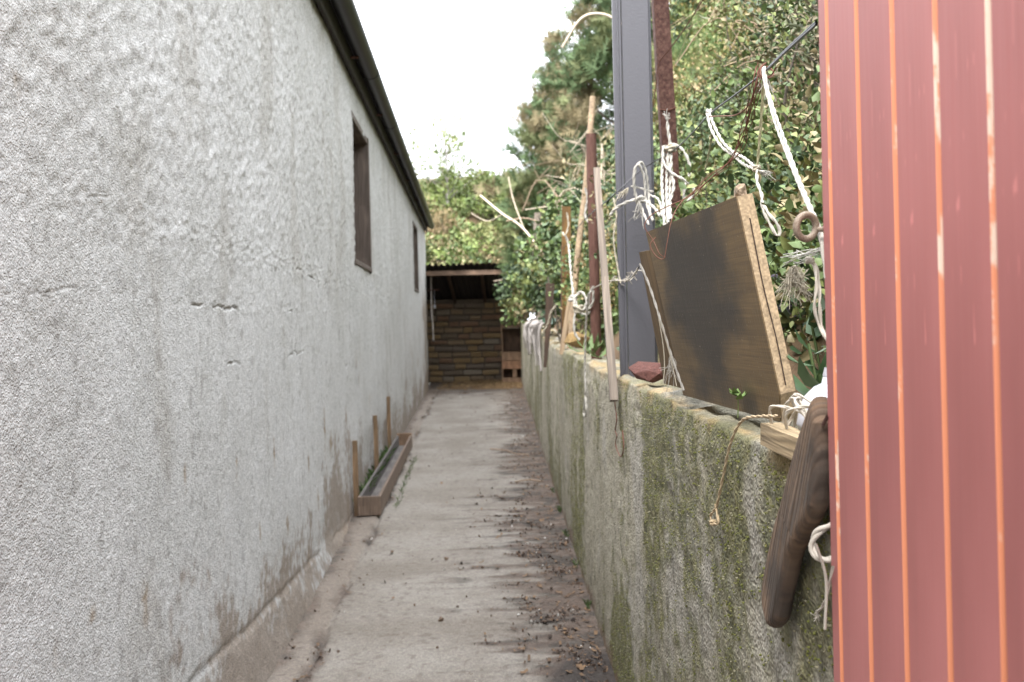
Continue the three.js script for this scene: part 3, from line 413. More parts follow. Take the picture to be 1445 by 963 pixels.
// ------------------------------------------------------------------ wires, ropes and cords (paths in metres)
const PATHS = {
wire:[[0.448,1.918,-1.2],[0.472,1.944,-1.4],[0.498,1.97,-1.6],[0.512,1.995,-1.85],[0.514,2.014,-2.1],[0.551,2.049,-2.5],[0.572,2.083,-2.94],[0.496,2.053,-3.1],[0.399,1.969,-3.12],[0.401,2.015,-4],[0.397,2.039,-5],[0.418,2.053,-6.5]],
wire_upper:[[0.455,1.928,-1.22],[0.481,1.955,-1.42],[0.502,1.974,-1.6]],
post_wire:[[0.644,2.53,-2.712],[0.658,2.565,-3.164],[0.636,2.549,-3.311],[0.612,2.523,-3.333],[0.603,2.439,-3.356],[0.587,2.32,-3.39]],
bundle1:[[0.559,2.109,-2.934],[0.55,2.062,-2.946],[0.538,1.981,-2.912],[0.531,1.899,-2.856],[0.524,1.812,-2.8]],
bundle2:[[0.569,2.101,-2.934],[0.56,2.032,-2.923],[0.55,1.94,-2.89],[0.536,1.819,-2.8]],
bundle3:[[0.576,2.101,-2.934],[0.571,2.018,-2.912],[0.56,1.928,-2.89],[0.543,1.831,-2.8]],
bundle4:[[0.556,2.062,-2.912],[0.566,2.016,-2.901],[0.573,1.958,-2.878],[0.555,1.898,-2.856],[0.546,1.831,-2.8]],
stub:[[0.565,2.191,-2.934],[0.567,2.159,-2.934],[0.572,2.126,-2.934],[0.574,2.106,-2.934]],
loopR1:[[0.574,2.114,-2.934],[0.606,2.098,-2.923],[0.633,2.046,-2.912],[0.635,2.004,-2.912],[0.617,1.955,-2.912],[0.614,1.918,-2.912]],
loopR2:[[0.549,2.107,-2.934],[0.544,2.048,-2.912],[0.566,2.006,-2.89],[0.608,1.974,-2.867],[0.637,1.949,-2.867],[0.639,1.925,-2.867],[0.616,1.901,-2.867]],
B1:[[0.466,1.938,-3.032],[0.455,2.001,-3.021],[0.461,2.048,-3.01],[0.482,2.065,-3.01],[0.499,2.039,-3.021],[0.51,1.963,-3.032],[0.508,1.867,-2.987]],
B2:[[0.461,1.949,-3.032],[0.456,2.012,-3.01],[0.467,2.056,-2.998],[0.489,2.024,-3.01],[0.5,1.923,-3.021],[0.514,1.847,-2.964]],
B3:[[0.374,1.887,-3.078],[0.401,1.912,-3.055],[0.436,1.928,-3.044],[0.484,1.935,-3.032],[0.521,1.902,-2.998],[0.536,1.861,-2.941]],
B4:[[0.446,1.983,-3.032],[0.484,1.974,-3.032],[0.528,1.96,-3.032]],
B5:[[0.517,1.948,-3.032],[0.535,1.93,-2.987],[0.539,1.893,-2.941],[0.535,1.854,-2.907]],
B6:[[0.478,1.925,-3.032],[0.487,1.883,-3.01],[0.499,1.832,-2.964]],
C1:[[0.51,2.019,-2.1],[0.508,1.968,-2.04],[0.51,1.914,-1.97],[0.514,1.877,-1.9],[0.514,1.841,-1.8],[0.509,1.801,-1.7]],
C2:[[0.505,2.014,-2.1],[0.5,1.961,-2.04],[0.506,1.904,-1.97],[0.517,1.867,-1.9],[0.511,1.829,-1.8],[0.507,1.8,-1.7]],
C3:[[0.509,1.801,-1.7],[0.498,1.766,-1.66],[0.497,1.737,-1.63],[0.49,1.706,-1.6],[0.498,1.672,-1.58],[0.508,1.649,-1.57],[0.512,1.657,-1.57],[0.507,1.673,-1.57],[0.496,1.692,-1.58],[0.491,1.713,-1.6]],
D1:[[0.497,1.965,-1.61],[0.501,1.924,-1.63],[0.505,1.869,-1.66],[0.51,1.804,-1.7]],
D2:[[0.517,2.005,-2.1],[0.562,1.985,-2.3],[0.569,1.924,-2.4],[0.558,1.861,-2.45]],
E1:[[0.492,1.977,-1.6],[0.485,1.932,-1.56],[0.474,1.853,-1.48],[0.457,1.774,-1.37],[0.438,1.695,-1.25],[0.416,1.638,-1.14],[0.405,1.6,-1.08],[0.401,1.546,-1.05]],
E2:[[0.496,1.978,-1.6],[0.489,1.929,-1.56],[0.477,1.86,-1.48],[0.461,1.777,-1.37],[0.44,1.699,-1.25],[0.418,1.64,-1.14],[0.407,1.601,-1.08],[0.403,1.55,-1.05]],
R1:[[0.497,1.983,-1.59],[0.487,1.973,-1.59],[0.485,1.954,-1.58],[0.499,1.951,-1.58],[0.511,1.963,-1.59],[0.503,1.978,-1.6],[0.487,1.971,-1.6],[0.481,1.944,-1.6],[0.487,1.924,-1.68],[0.483,1.924,-1.75],[0.476,1.946,-1.85],[0.475,1.969,-1.95]],
R2:[[0.487,1.973,-1.6],[0.478,1.937,-1.6],[0.487,1.902,-1.68],[0.493,1.869,-1.76],[0.491,1.843,-1.84],[0.471,1.823,-1.92],[0.439,1.793,-2],[0.391,1.773,-2.02],[0.346,1.75,-2.03],[0.331,1.727,-2.03],[0.35,1.688,-2.02],[0.363,1.652,-2],[0.375,1.645,-2]],
R3:[[0.484,1.965,-1.6],[0.481,1.916,-1.65],[0.492,1.897,-1.75],[0.493,1.855,-1.8],[0.47,1.82,-1.95],[0.421,1.783,-2],[0.39,1.735,-1.99],[0.375,1.675,-1.98],[0.366,1.64,-1.98],[0.351,1.648,-1.99],[0.339,1.678,-2],[0.352,1.694,-2]],
R4:[[0.503,1.962,-1.55],[0.499,1.953,-1.57],[0.488,1.954,-1.59],[0.483,1.967,-1.6],[0.495,1.984,-1.6]],
cordboard:[[0.322,1.636,-2.06],[0.343,1.586,-2.06],[0.366,1.506,-2.05],[0.392,1.41,-2.04],[0.42,1.32,-2.03]],
fray1:[[0.362,1.498,-2.03],[0.372,1.428,-2.03],[0.374,1.375,-2.03],[0.37,1.341,-2.03]],
fray2:[[0.366,1.494,-2.03],[0.385,1.419,-2.03],[0.395,1.375,-2.03],[0.401,1.332,-2.02]],
F1:[[0.393,1.572,-1.1],[0.402,1.568,-1.1],[0.403,1.541,-1.09],[0.4,1.508,-1.09],[0.406,1.485,-1.09],[0.409,1.465,-1.07]],
F2:[[0.395,1.574,-1.1],[0.405,1.566,-1.1],[0.41,1.541,-1.1],[0.407,1.508,-1.09],[0.409,1.485,-1.09],[0.411,1.461,-1.07]],
K1:[[0.456,2.284,-4.945],[0.468,2.221,-4.945],[0.453,2.116,-4.945],[0.48,2.071,-4.922],[0.531,2.086,-4.887]],
K2:[[0.356,2.04,-5.29],[0.373,1.981,-5.29],[0.375,1.838,-5.175],[0.377,1.7,-5.06],[0.384,1.611,-4.945],[0.415,1.546,-4.922],[0.458,1.587,-4.922],[0.485,1.671,-4.922]],
K3:[[0.373,1.676,-5.002],[0.384,1.581,-4.945],[0.423,1.554,-4.91],[0.449,1.608,-4.91],[0.419,1.665,-4.945],[0.385,1.632,-4.945],[0.382,1.564,-4.922],[0.438,1.529,-4.899],[0.472,1.545,-4.899]],
K4:[[0.484,1.693,-4.83],[0.461,1.648,-4.853],[0.453,1.562,-4.876],[0.477,1.594,-4.853],[0.48,1.668,-4.83]],
K5:[[0.381,1.547,-4.922],[0.37,1.463,-4.91],[0.378,1.412,-4.91],[0.401,1.378,-4.899]],
K6:[[0.299,1.6,-5.405],[0.262,1.555,-5.428],[0.239,1.472,-5.462],[0.206,1.416,-5.497]],
K7:[[0.368,2.184,-5.29],[0.375,2.094,-5.29],[0.351,2.036,-5.29],[0.339,2.061,-5.313]],
S1:[[0.391,1.95,-3.101],[0.399,1.882,-3.089],[0.387,1.804,-3.089],[0.401,1.685,-3.089],[0.409,1.631,-3.078]],
barb:[[0.473,1.675,-4.8],[0.427,1.664,-3.8],[0.404,1.648,-3.2],[0.433,1.642,-3.1],[0.431,1.652,-2.9],[0.402,1.659,-2.6]],
twine:[[0.374,1.623,-3.734],[0.371,1.519,-3.966],[0.369,1.396,-4.158],[0.368,1.245,-4.295],[0.368,1.128,-4.28],[0.366,1.064,-4.447],[0.365,1.013,-4.539],[0.367,1.003,-4.38],[0.368,1.042,-4.223],[0.368,1.083,-4.252],[0.367,1.114,-4.321]],
tan:[[0.41,1.344,-1.272],[0.409,1.334,-1.359],[0.408,1.317,-1.46],[0.408,1.296,-1.505],[0.407,1.255,-1.554],[0.407,1.2,-1.597],[0.406,1.151,-1.631],[0.406,1.116,-1.66],[0.405,1.084,-1.708],[0.406,1.076,-1.691],[0.406,1.088,-1.645],[0.406,1.103,-1.656],[0.406,1.12,-1.666]],
loopdw:[[0.371,1.255,-0.952],[0.371,1.247,-0.977],[0.37,1.233,-1.006],[0.37,1.216,-1.025],[0.37,1.204,-1.021],[0.37,1.202,-1],[0.371,1.21,-0.969],[0.371,1.218,-0.949]],
thread:[[0.395,1.185,-1.024],[0.395,1.158,-1.038],[0.395,1.137,-1.048],[0.395,1.12,-1.063],[0.395,1.108,-1.08]],
rusthair:[[0.392,1.2,-3.176],[0.393,1.126,-3.107],[0.392,1.075,-3.192],[0.395,1.065,-2.969],[0.396,1.027,-2.889]],
};
// a hand-laid rope: two strands twisted round the path
function ropeGeo(pts, r, twist = 60) {
  const c = new THREE.CatmullRomCurve3(pts.map(V)), L = c.getLength(), n = Math.max(12, Math.round(L / 0.006)), fr = c.computeFrenetFrames(n), out = [];
  for (const s of [0, Math.PI]) { const q = []; for (let i = 0; i <= n; i++) { const t = i / n, a = s + t * L * twist * 1.7, p = c.getPointAt(t); p.addScaledVector(fr.normals[i], Math.cos(a) * r * 0.42).addScaledVector(fr.binormals[i], Math.sin(a) * r * 0.42); q.push(p); } out.push(new THREE.TubeGeometry(new THREE.CatmullRomCurve3(q), n, r * 0.66, 6, false)); }
  return mergeGeometries(out);
}
function fray(at, dir, n, len, spread, r, seed) { const q = rng(seed), g = []; for (let k = 0; k < n; k++) { const a = V(at), d = V(dir).normalize(), j = () => (q() - 0.5) * spread; const p1 = a.clone().addScaledVector(d, len * 0.5 * (0.6 + q() * 0.6)).add(new THREE.Vector3(j(), j(), j())), p2 = a.clone().addScaledVector(d, len * (0.6 + q() * 0.6)).add(new THREE.Vector3(j() * 2.2, j() * 2.2, j() * 2.2)); g.push(tube([a, p1, p2], r, 6, 3)); } return mergeGeometries(g); }
function knot(at, R0, r, seed) { const q = rng(seed), p = []; for (let k = 0; k < 16; k++) { const a = k * 1.9; p.push([at[0] + Math.cos(a) * R0 * (0.6 + 0.5 * q()), at[1] + (q() - 0.5) * R0 * 1.6, at[2] + Math.sin(a) * R0 * (0.6 + 0.5 * q())]); } return tube(p, r, 90, 6); }
const N4 = (g) => { for (const x of g) { if (x.index === null) continue; } return mergeGeometries(g.map((x) => (x.index ? x.toNonIndexed() : x))); };
{
  const p = PATHS;
  solo('fence_wire', 'dark fence wire strung from the red door past the posts', 'wire', N4([tube(p.wire, 0.0022, 120), tube(p.wire_upper, 0.0022, 20)]), M.wire);
  solo('thin_wire', 'thin wire wrapped around the leaning angle iron post', 'wire', tube(p.post_wire, 0.0022, 40), M.rustWire);
  solo('barbed_wire', 'short grey barbed wire crossing the wooden slat', 'wire', N4([tube(p.barb, 0.003, 60), ...[2, 3, 4].map((k) => fray(p.barb[k], [0.2, 0.3, 0.5], 5, 0.02, 0.03, 0.0015, k))]), M.greyCord);
  const bu = thing('rope_bundle', 'hank of white rope knotted on the wire before angle post', 'rope');
  for (const k of ['bundle1', 'bundle2', 'bundle3', 'bundle4']) part(bu, 'strand', ropeGeo(p[k], 0.0055), M.rope);
  part(bu, 'loop', ropeGeo(p.loopR1, 0.0055), M.rope); part(bu, 'loop', ropeGeo(p.loopR2, 0.005), M.rope); part(bu, 'knot', knot([0.575, 2.1, -2.93], 0.018, 0.0055, 3), M.cream); part(bu, 'frayed_end', N4([ropeGeo(p.stub, 0.006), fray(p.stub[0], [-0.1, 1, 0], 14, 0.03, 0.012, 0.0012, 5)]), M.rope);
  const lo = thing('rope_loops', 'looped white rope tangle hanging in front of steel post', 'rope');
  for (const k of ['B1', 'B2', 'B5', 'B6']) part(lo, 'loop', ropeGeo(p[k], 0.0046), M.rope);
  part(lo, 'strand', ropeGeo(p.B3, 0.0058), M.rope); part(lo, 'strand', ropeGeo(p.B4, 0.004), M.rope); part(lo, 'knot', knot([0.48, 1.935, -3.03], 0.017, 0.0048, 7), M.rope); part(lo, 'frayed_end', fray([0.44, 1.98, -3.05], [-0.6, -0.5, 0.2], 16, 0.05, 0.02, 0.0012, 8), M.cream); part(lo, 'frayed_end', fray([0.475, 1.93, -3.02], [-0.1, -1, 0.1], 14, 0.08, 0.03, 0.0012, 9), M.rope);
  solo('hanging_string', 'thin cream string hanging down the side of steel post', 'string', ropeGeo(p.S1, 0.0034), M.cream);
  const pr = thing('panel_rope', 'white double rope from fence wire to chipboard panel corner', 'rope');
  part(pr, 'strand', ropeGeo(p.C1, 0.0036), M.rope); part(pr, 'strand', ropeGeo(p.C2, 0.0036), M.rope); part(pr, 'tail', ropeGeo(p.C3, 0.0034), M.rope); part(pr, 'knot', knot(p.C1[5], 0.008, 0.003, 11), M.cream); part(pr, 'frayed_end', fray([0.511, 1.795, -1.69], [0.7, -0.4, 0.2], 26, 0.022, 0.01, 0.0007, 12), M.rope); part(pr, 'knot', knot(p.C1[0], 0.007, 0.003, 13), M.rope);
  solo('khaki_string', 'khaki string tied from fence wire down to panel rope', 'string', ropeGeo(p.D1, 0.003), M.khaki);
  solo('slack_string', 'slack khaki string trailing down from wire behind the panel', 'string', ropeGeo(p.D2, 0.0032), M.khaki);
  const ro = thing('door_rope', 'white twisted rope running from fence wire to ring bolt', 'rope');
  part(ro, 'strand', ropeGeo(p.E1, 0.0027), M.rope); part(ro, 'strand', ropeGeo(p.E2, 0.0027), M.rope); part(ro, 'frayed_end', fray(p.E1[0], [0.1, -0.6, 0.1], 18, 0.05, 0.014, 0.0008, 15), M.rope);
  const rw = thing('rusty_wire_tangle', 'tangle of rusty wire trailing from fence over chipboard panel', 'wire');
  for (const k of ['R2', 'R3']) p[k] = p[k].map((v, i) => { const f = i < 4 ? 1 : 1 - 0.07 * Math.min(1, (i - 3) / 3); return [v[0] * f, 1.5 + (v[1] - 1.5) * f, v[2] * f]; });
  for (const k of ['R1', 'R2', 'R3', 'R4']) part(rw, 'strand', tube(p[k], k === 'R2' || k === 'R3' ? 0.0011 : 0.0014, 120, 5), M.rustWire);
  { const q = rng(44); for (let k = 0; k < 4; k++) part(rw, 'loose_wire', tube(p.R2.slice(0, 7).map((v) => v.map((x) => x + (q() - 0.5) * 0.022)), 0.0009, 70, 4), M.rustWire); }
  const cb = thing('frayed_rope', 'frayed white rope running down in front of backing board', 'rope');
  part(cb, 'cord', ropeGeo(p.cordboard, 0.0032), M.rope); part(cb, 'frayed_fibre', tube(p.fray1, 0.0012), M.cream); part(cb, 'frayed_fibre', tube(p.fray2, 0.0012), M.cream); part(cb, 'frayed_fibre', fray(p.cordboard[3], [0.0, -1, 0], 14, 0.08, 0.025, 0.0006, 16), M.rope);
  const dc = thing('knotted_cord', 'grey knotted cord hanging from edge of red door', 'cord');
  part(dc, 'strand', ropeGeo(p.F1, 0.0022), M.greyCord); part(dc, 'strand', ropeGeo(p.F2, 0.0022), M.greyCord); part(dc, 'knot', knot([0.398, 1.572, -1.1], 0.005, 0.0022, 18), M.greyCord);
  const ft = thing('frayed_twine', 'frayed white fibres and fluffy tuft beside the ring bolt', 'twine');
  { const q = rng(23), g = []; for (let k = 0; k < 16; k++) { const j = () => (q() - 0.5) * 0.02; g.push(tube([[0.404, 1.585 + j() * 0.3, -1.06], [0.42 + j(), 1.582 + j(), -1.18], [0.44 + j(), 1.585 + j() * 1.6, -1.3 + j() * 3]], 0.0006, 8, 3)); } part(ft, 'fibre', mergeGeometries(g), M.rope); }
  part(ft, 'tuft', fray([0.448, 1.578, -1.3], [-0.1, -1, 0], 130, 0.04, 0.022, 0.0005, 19), M.cream);
  const kt = thing('rope_tangle', 'tangled cream rope knots hanging above the yellow stone', 'rope');
  for (const k of ['K2', 'K3', 'K4', 'K5']) part(kt, 'strand', ropeGeo(p[k], 0.0078, 40), M.rope); part(kt, 'knot', knot([0.4, 1.56, -4.92], 0.03, 0.0085, 20), M.cream); part(kt, 'loop', ropeGeo(p.K7, 0.007, 40), M.cream); part(kt, 'knot', knot([0.372, 1.63, -5.0], 0.026, 0.0075, 27), M.rope);
  solo('pipe_rope', 'cream rope tied around the rusty pipe and slat', 'rope', ropeGeo(p.K1, 0.008, 40), M.rope);
  solo('trailing_rope', 'cream rope end trailing over wall near pointed stick', 'rope', ropeGeo(p.K6.map(([x, y, z]) => [x * 1.22, (y - 1.5) * 1.22 + 1.5, z * 1.22]), 0.009, 40), M.cream);
  solo('twine_loop', 'white twine hanging down wall face ending in a loop', 'twine', ropeGeo(p.twine.map((v, i) => [v[0], v[1], -4.16 - 0.0 + (v[2] + 4.2) * 0.35]), 0.006, 50), M.rope);
  solo('tan_cord', 'tan cord draped over wall edge ending in a knot', 'cord', N4([ropeGeo(p.tan, 0.0028), knot(p.tan[9], 0.006, 0.0025, 25)]), M.tan);
  solo('plank_rope', 'grey rope loop around the driftwood plank', 'rope', N4([ropeGeo(p.loopdw.map((v, i) => { const f = 1.045 + 0.085 * Math.pow(Math.abs(i - 3.5) / 3.5, 2); return [v[0] * f, 1.5 + (v[1] - 1.5) * f, v[2] * f]; }), 0.0052)]), M.greyCord);
  solo('loose_thread', 'loose grey thread dangling below the driftwood plank', 'thread', N4([ropeGeo(p.thread, 0.002), fray(p.thread[4], [0, -1, -0.3], 16, 0.012, 0.006, 0.0005, 26), tube([[0.39, 1.1, -1.04], [0.388, 1.17, -1.03], [0.372, 1.215, -1.02]], 0.002)]), M.greyCord);
  solo('rusty_wire_hair', 'thin rusty wire curling down the mossy wall face', 'wire', tube([[0.392, 1.27, -3.1], ...p.rusthair.map((v, i) => [0.384, v[1], -3.12 + (i % 2) * 0.05]), [0.386, 1.0, -2.98], [0.386, 1.05, -2.9], [0.388, 1.1, -2.94]], 0.0022, 60), M.rustWire);
  { const q = rng(90), g = thing('cord_heap', 'small heap of grey cords behind wood block', 'cord'); for (let k = 0; k < 7; k++) { const a = [0.43 + q() * 0.05, 1.31, -1.28 - q() * 0.1]; part(g, 'strand', ropeGeo([a, [a[0] + (q() - 0.5) * 0.04, 1.34 + q() * 0.03, a[2] + 0.03], [a[0] + (q() - 0.3) * 0.05, 1.325 + q() * 0.05, a[2] + 0.07], [a[0] + q() * 0.03, 1.31, a[2] + 0.1]], 0.0028), M.greyCord); } }
}

// ------------------------------------------------------------------ litter on the path, loose stones
{
  const r = rng(301), d = new THREE.Object3D();
  const crumb = new THREE.InstancedMesh(new THREE.DodecahedronGeometry(1, 0), std(C(1, 1, 1), 0.95), 5200); let k = 0;
  while (k < 5200) {
    const z = -2.6 - 15 * Math.pow(r(), 1.7), x = mix(XL(z) + 0.06, XR(z) - 0.02, r()); if (r() > 0.006 + Math.pow(dirtAt(x, z), 1.6) * sstep(-0.05, 0.3, fbm(x * 5 + 3, z * 5, 3))) continue;
    const s = 0.0018 + 0.006 * Math.pow(r(), 3.4); d.position.set(x, 0.006 + s * 0.4, z); d.rotation.set(r() * 6, r() * 6, r() * 6); d.scale.set(s * (1 + r()), s * 0.4, s * (0.7 + r())); d.updateMatrix(); crumb.setMatrixAt(k, d.matrix);
    const q = r(); crumb.setColorAt(k, C(...(q < 0.05 ? [0.6, 0.58, 0.54] : lerp3([0.035, 0.028, 0.024], [0.2, 0.13, 0.09], r())))); k++;
  }
  crumb.name = 'dirt_crumbs'; crumb.castShadow = crumb.receiveShadow = true; scene.add(crumb); tag(crumb, 'dark dirt crumbs and grit scattered on the path', 'dirt', null, 'stuff');
  const leaf = new THREE.PlaneGeometry(1, 0.45, 2, 1); { const p = leaf.attributes.position; for (let i = 0; i < p.count; i++) p.setZ(i, Math.abs(p.getX(i)) * 0.35); leaf.rotateX(-Math.PI / 2); leaf.computeVertexNormals(); }
  const lit = new THREE.InstancedMesh(leaf, std(C(1, 1, 1), 0.95), 1500); k = 0;
  while (k < 1500) { const z = -3 - 15 * Math.pow(r(), 1.4), x = mix(XL(z) + 0.05, XR(z) - 0.02, r()); if (r() > 0.01 + Math.pow(dirtAt(x, z), 2)) continue; const s = 0.012 + r() * 0.028; d.position.set(x, 0.009, z); d.rotation.set((r() - 0.5) * 0.5, r() * 6, (r() - 0.5) * 0.5); d.scale.set(s, s, s * (0.3 + r() * 0.8)); d.updateMatrix(); lit.setMatrixAt(k, d.matrix); lit.setColorAt(k, C(...lerp3([0.06, 0.04, 0.03], [0.24, 0.15, 0.085], r()))); k++; }
  lit.name = 'leaf_litter'; lit.castShadow = lit.receiveShadow = true; scene.add(lit); tag(lit, 'dead brown leaf litter lying along the muddy side of path', 'leaf litter', null, 'stuff');
  const stone = (x, z, s, c, label, seed) => { const q = rng(seed), pts = []; for (let i = 0; i < 18; i++) { const u = q() * 2 - 1, t = q() * 6.28, m = (0.75 + q() * 0.3) * s, e = Math.sqrt(1 - u * u); pts.push(new THREE.Vector3(e * Math.cos(t) * m, u * m * 0.75, e * Math.sin(t) * m)); } solo('path_stone', label, 'stone', boxUV(new ConvexGeometry(pts)), std(C(...c), 0.95, { bumpMap: fineBump, bumpScale: 0.003 }), [x, s * 0.55, z]); };
  stone(-0.388, -4.11, 0.02, [0.17, 0.12, 0.085], 'brown clod alone on middle of pale path', 1); stone(-0.315, -4.3, 0.011, [0.12, 0.09, 0.07], 'small dark pebble just behind the brown clod', 2); stone(-0.44, -5.17, 0.02, [0.2, 0.14, 0.1], 'flat brown stone on path level with end of trough', 3); stone(-0.29, -7.0, 0.016, [0.1, 0.075, 0.06], 'dark pebble on path alongside the trough', 4);
  const tw = (pts, label) => solo('fallen_twig', label, 'twig', tube(pts, 0.006, 20, 5), M.twig);
  tw([[-0.28, 0.012, -9.6], [-0.1, 0.016, -9.45], [0.02, 0.012, -9.2], [0.16, 0.014, -9.1]], 'thin dark twig lying across muddy path'); tw([[0.0, 0.012, -7.6], [0.14, 0.016, -7.66], [0.24, 0.012, -7.6]], 'short tan twig lying on mud beside wall');
}

// ------------------------------------------------------------------ vegetation
const leafGeo = (w, fold = 0.25, curl = 0.2) => { // unit leaf along +y
  const P = [[0, 0, 0], [-w, 0.35, fold * w], [w, 0.35, fold * w], [0, 0.45, -0.02], [-w * 0.7, 0.72, fold * w - curl * 0.3], [w * 0.7, 0.72, fold * w - curl * 0.3], [0, 1, -curl]];
  const I = [0, 3, 1, 0, 2, 3, 1, 3, 4, 3, 2, 5, 3, 6, 4, 3, 5, 6], g = new THREE.BufferGeometry(); g.setAttribute('position', new THREE.Float32BufferAttribute(P.flat(), 3)); g.setIndex(I); g.computeVertexNormals(); return g;
};
const sprayGeo = (n, wid, seed) => { // a twiglet of thin blades
  const r = rng(seed), P = [], I = [];
  for (let k = 0; k < n; k++) { const t = k / n, s = k % 2 ? 1 : -1, y = t * 0.75, l = (0.42 - 0.25 * t) * (0.7 + r() * 0.5), a = 0.7 + r() * 0.5, o = P.length; const dx = Math.sin(a) * s * l, dy = Math.cos(a) * l, dz = (r() - 0.5) * 0.35 * l * 2; P.push([-wid * 0.3, y - wid, 0], [wid * 0.3, y + wid, 0], [dx, y + dy, dz]); I.push(o, o + 1, o + 2); }
  const o = P.length; P.push([-wid * 0.5, 0, 0], [wid * 0.5, 0, 0], [0, 1, 0]); I.push(o, o + 1, o + 2);
  const g = new THREE.BufferGeometry(); g.setAttribute('position', new THREE.Float32BufferAttribute(P.flat(), 3)); g.setIndex(I); g.computeVertexNormals(); return g;
};
const LEAF = { broad: leafGeo(0.3), ivy: leafGeo(0.42, 0.15, 0.1), narrow: leafGeo(0.13, 0.3, 0.3), spray: sprayGeo(12, 0.035, 4), feather: sprayGeo(16, 0.014, 9), grass: leafGeo(0.03, 0.3, 0.35) };
const leafMat = new THREE.MeshPhysicalMaterial({ color: C(1, 1, 1), roughness: 0.62, side: THREE.DoubleSide });
const needleMat = std(C(1, 1, 1), 0.85);
const upV = new THREE.Vector3(0, 1, 0);
// foliage instances in clumps inside a lumpy ellipsoid; returns clump centres so that limbs can reach them
function foliage(parent, o) {
  const r = rng(o.seed), N = o.clumps * o.per, im = new THREE.InstancedMesh(LEAF[o.leaf], o.mat ?? leafMat, N), m = new THREE.Matrix4(), q = new THREE.Quaternion(), q2 = new THREE.Quaternion(), cs = []; let k = 0;
  for (let c = 0; c < o.clumps; c++) {
    const u = r() * 2 - 1, t = r() * 6.283, e = Math.sqrt(1 - u * u), rad = Math.pow(r(), o.shell ?? 0.4) * (0.82 + 0.36 * r());
    const taper = o.cone ? mix(1.15, 0.28, (u * rad + 1) / 2) : 1;
    const cc = new THREE.Vector3(e * Math.cos(t) * rad * o.rad[0] * taper, u * rad * o.rad[1] + o.rad[1] * (o.lift ?? 0.85), e * Math.sin(t) * rad * o.rad[2] * taper); cs.push(cc);
    const pal = o.pal[Math.floor(r() * o.pal.length)], out = new THREE.Vector3(cc.x, (u + 0.4) * o.rad[0] * 0.6, cc.z).normalize();
    for (let i = 0; i < o.per; i++) {
      const p = new THREE.Vector3((r() + r() + r() - 1.5), (r() + r() + r() - 1.5) * 0.75, (r() + r() + r() - 1.5)).multiplyScalar(o.spread).add(cc);
      const dir = new THREE.Vector3(r() - 0.5, r() - 0.5 + (o.rise ?? 0.15), r() - 0.5).normalize().addScaledVector(out, o.outw ?? 0.6).normalize();
      q.setFromUnitVectors(upV, dir); q2.setFromAxisAngle(upV, r() * 6.28); q.multiply(q2);
      const s = o.size * (0.55 + r() * 0.8); m.compose(p, q, new THREE.Vector3(s, s, s)); im.setMatrixAt(k, m);
      const f = 0.8 + r() * 0.4; im.setColorAt(k, C(pal[0] * f, pal[1] * f, pal[2] * f)); k++;
    }
  }
  im.name = 'foliage'; im.userData.kind = 'stuff'; im.castShadow = im.receiveShadow = true; parent.add(im); return cs;
}
function limbs(parent, name, base, ends, r0, mat, seed, wob = 0.12) {
  const r = rng(seed), g = [];
  for (const e of ends) { const b = V(base), L = b.distanceTo(e), mid = (t) => b.clone().lerp(e, t).add(new THREE.Vector3((r() - 0.5), (r() - 0.5) * 0.6, (r() - 0.5)).multiplyScalar(L * wob * 2)); const c = new THREE.CatmullRomCurve3([b, mid(0.3), mid(0.65), e]), n = 9, tb = new THREE.TubeGeometry(c, n, 1, 5, false), p = tb.attributes.position;
    for (let i = 0; i <= n; i++) { const ctr = c.getPointAt(i / n), rr = r0 * (1 - 0.85 * i / n); for (let j = 0; j <= 5; j++) { const k = i * 6 + j; p.setXYZ(k, ctr.x + (p.getX(k) - ctr.x) * rr, ctr.y + (p.getY(k) - ctr.y) * rr, ctr.z + (p.getZ(k) - ctr.z) * rr); } } g.push(tb); }
  return part(parent, name, mergeGeometries(g), mat);
}
const PAL = {
  bramble: [[0.125, 0.175, 0.05], [0.1, 0.15, 0.045], [0.18, 0.21, 0.065], [0.08, 0.12, 0.045], [0.24, 0.2, 0.1]], ivy: [[0.06, 0.095, 0.04], [0.075, 0.12, 0.045], [0.05, 0.08, 0.04]], yellow: [[0.17, 0.18, 0.05], [0.12, 0.16, 0.05], [0.26, 0.2, 0.07], [0.16, 0.18, 0.05], [0.3, 0.23, 0.11], [0.12, 0.15, 0.045]],
  fern: [[0.11, 0.17, 0.06], [0.13, 0.19, 0.055], [0.19, 0.2, 0.07]], dull: [[0.11, 0.125, 0.07], [0.09, 0.105, 0.06], [0.12, 0.13, 0.065], [0.18, 0.15, 0.09]], conifer: [[0.095, 0.145, 0.06], [0.11, 0.165, 0.065], [0.08, 0.125, 0.055], [0.15, 0.17, 0.07], [0.21, 0.17, 0.09]], lime: [[0.17, 0.22, 0.055], [0.13, 0.17, 0.05], [0.23, 0.24, 0.09], [0.1, 0.14, 0.04]], straw: [[0.33, 0.25, 0.13], [0.26, 0.19, 0.1], [0.2, 0.18, 0.08]],
};
const KIND = {
  bramble: { label: 'mid green bramble bush with broad leaves on the bank', leaf: 'broad', pal: PAL.bramble, size: 0.055, group: 'bramble bushes on the bank' },
  ivy: { label: 'dark glossy ivy bush growing on the bank', leaf: 'ivy', pal: PAL.ivy, size: 0.05, group: 'ivy bushes on the bank' },
  yellow: { label: 'yellowing shrub with ochre leaves on the bank', leaf: 'broad', pal: PAL.yellow, size: 0.045, group: 'yellowing shrubs on the bank' },
  fern: { label: 'feathery bright green fennel clump on the bank', leaf: 'feather', pal: PAL.fern, size: 0.2, group: 'feathery clumps on the bank' },
  dull: { label: 'dull olive shrub with small narrow leaves on the bank', leaf: 'narrow', pal: PAL.dull, size: 0.06, group: 'olive shrubs on the bank' },
};
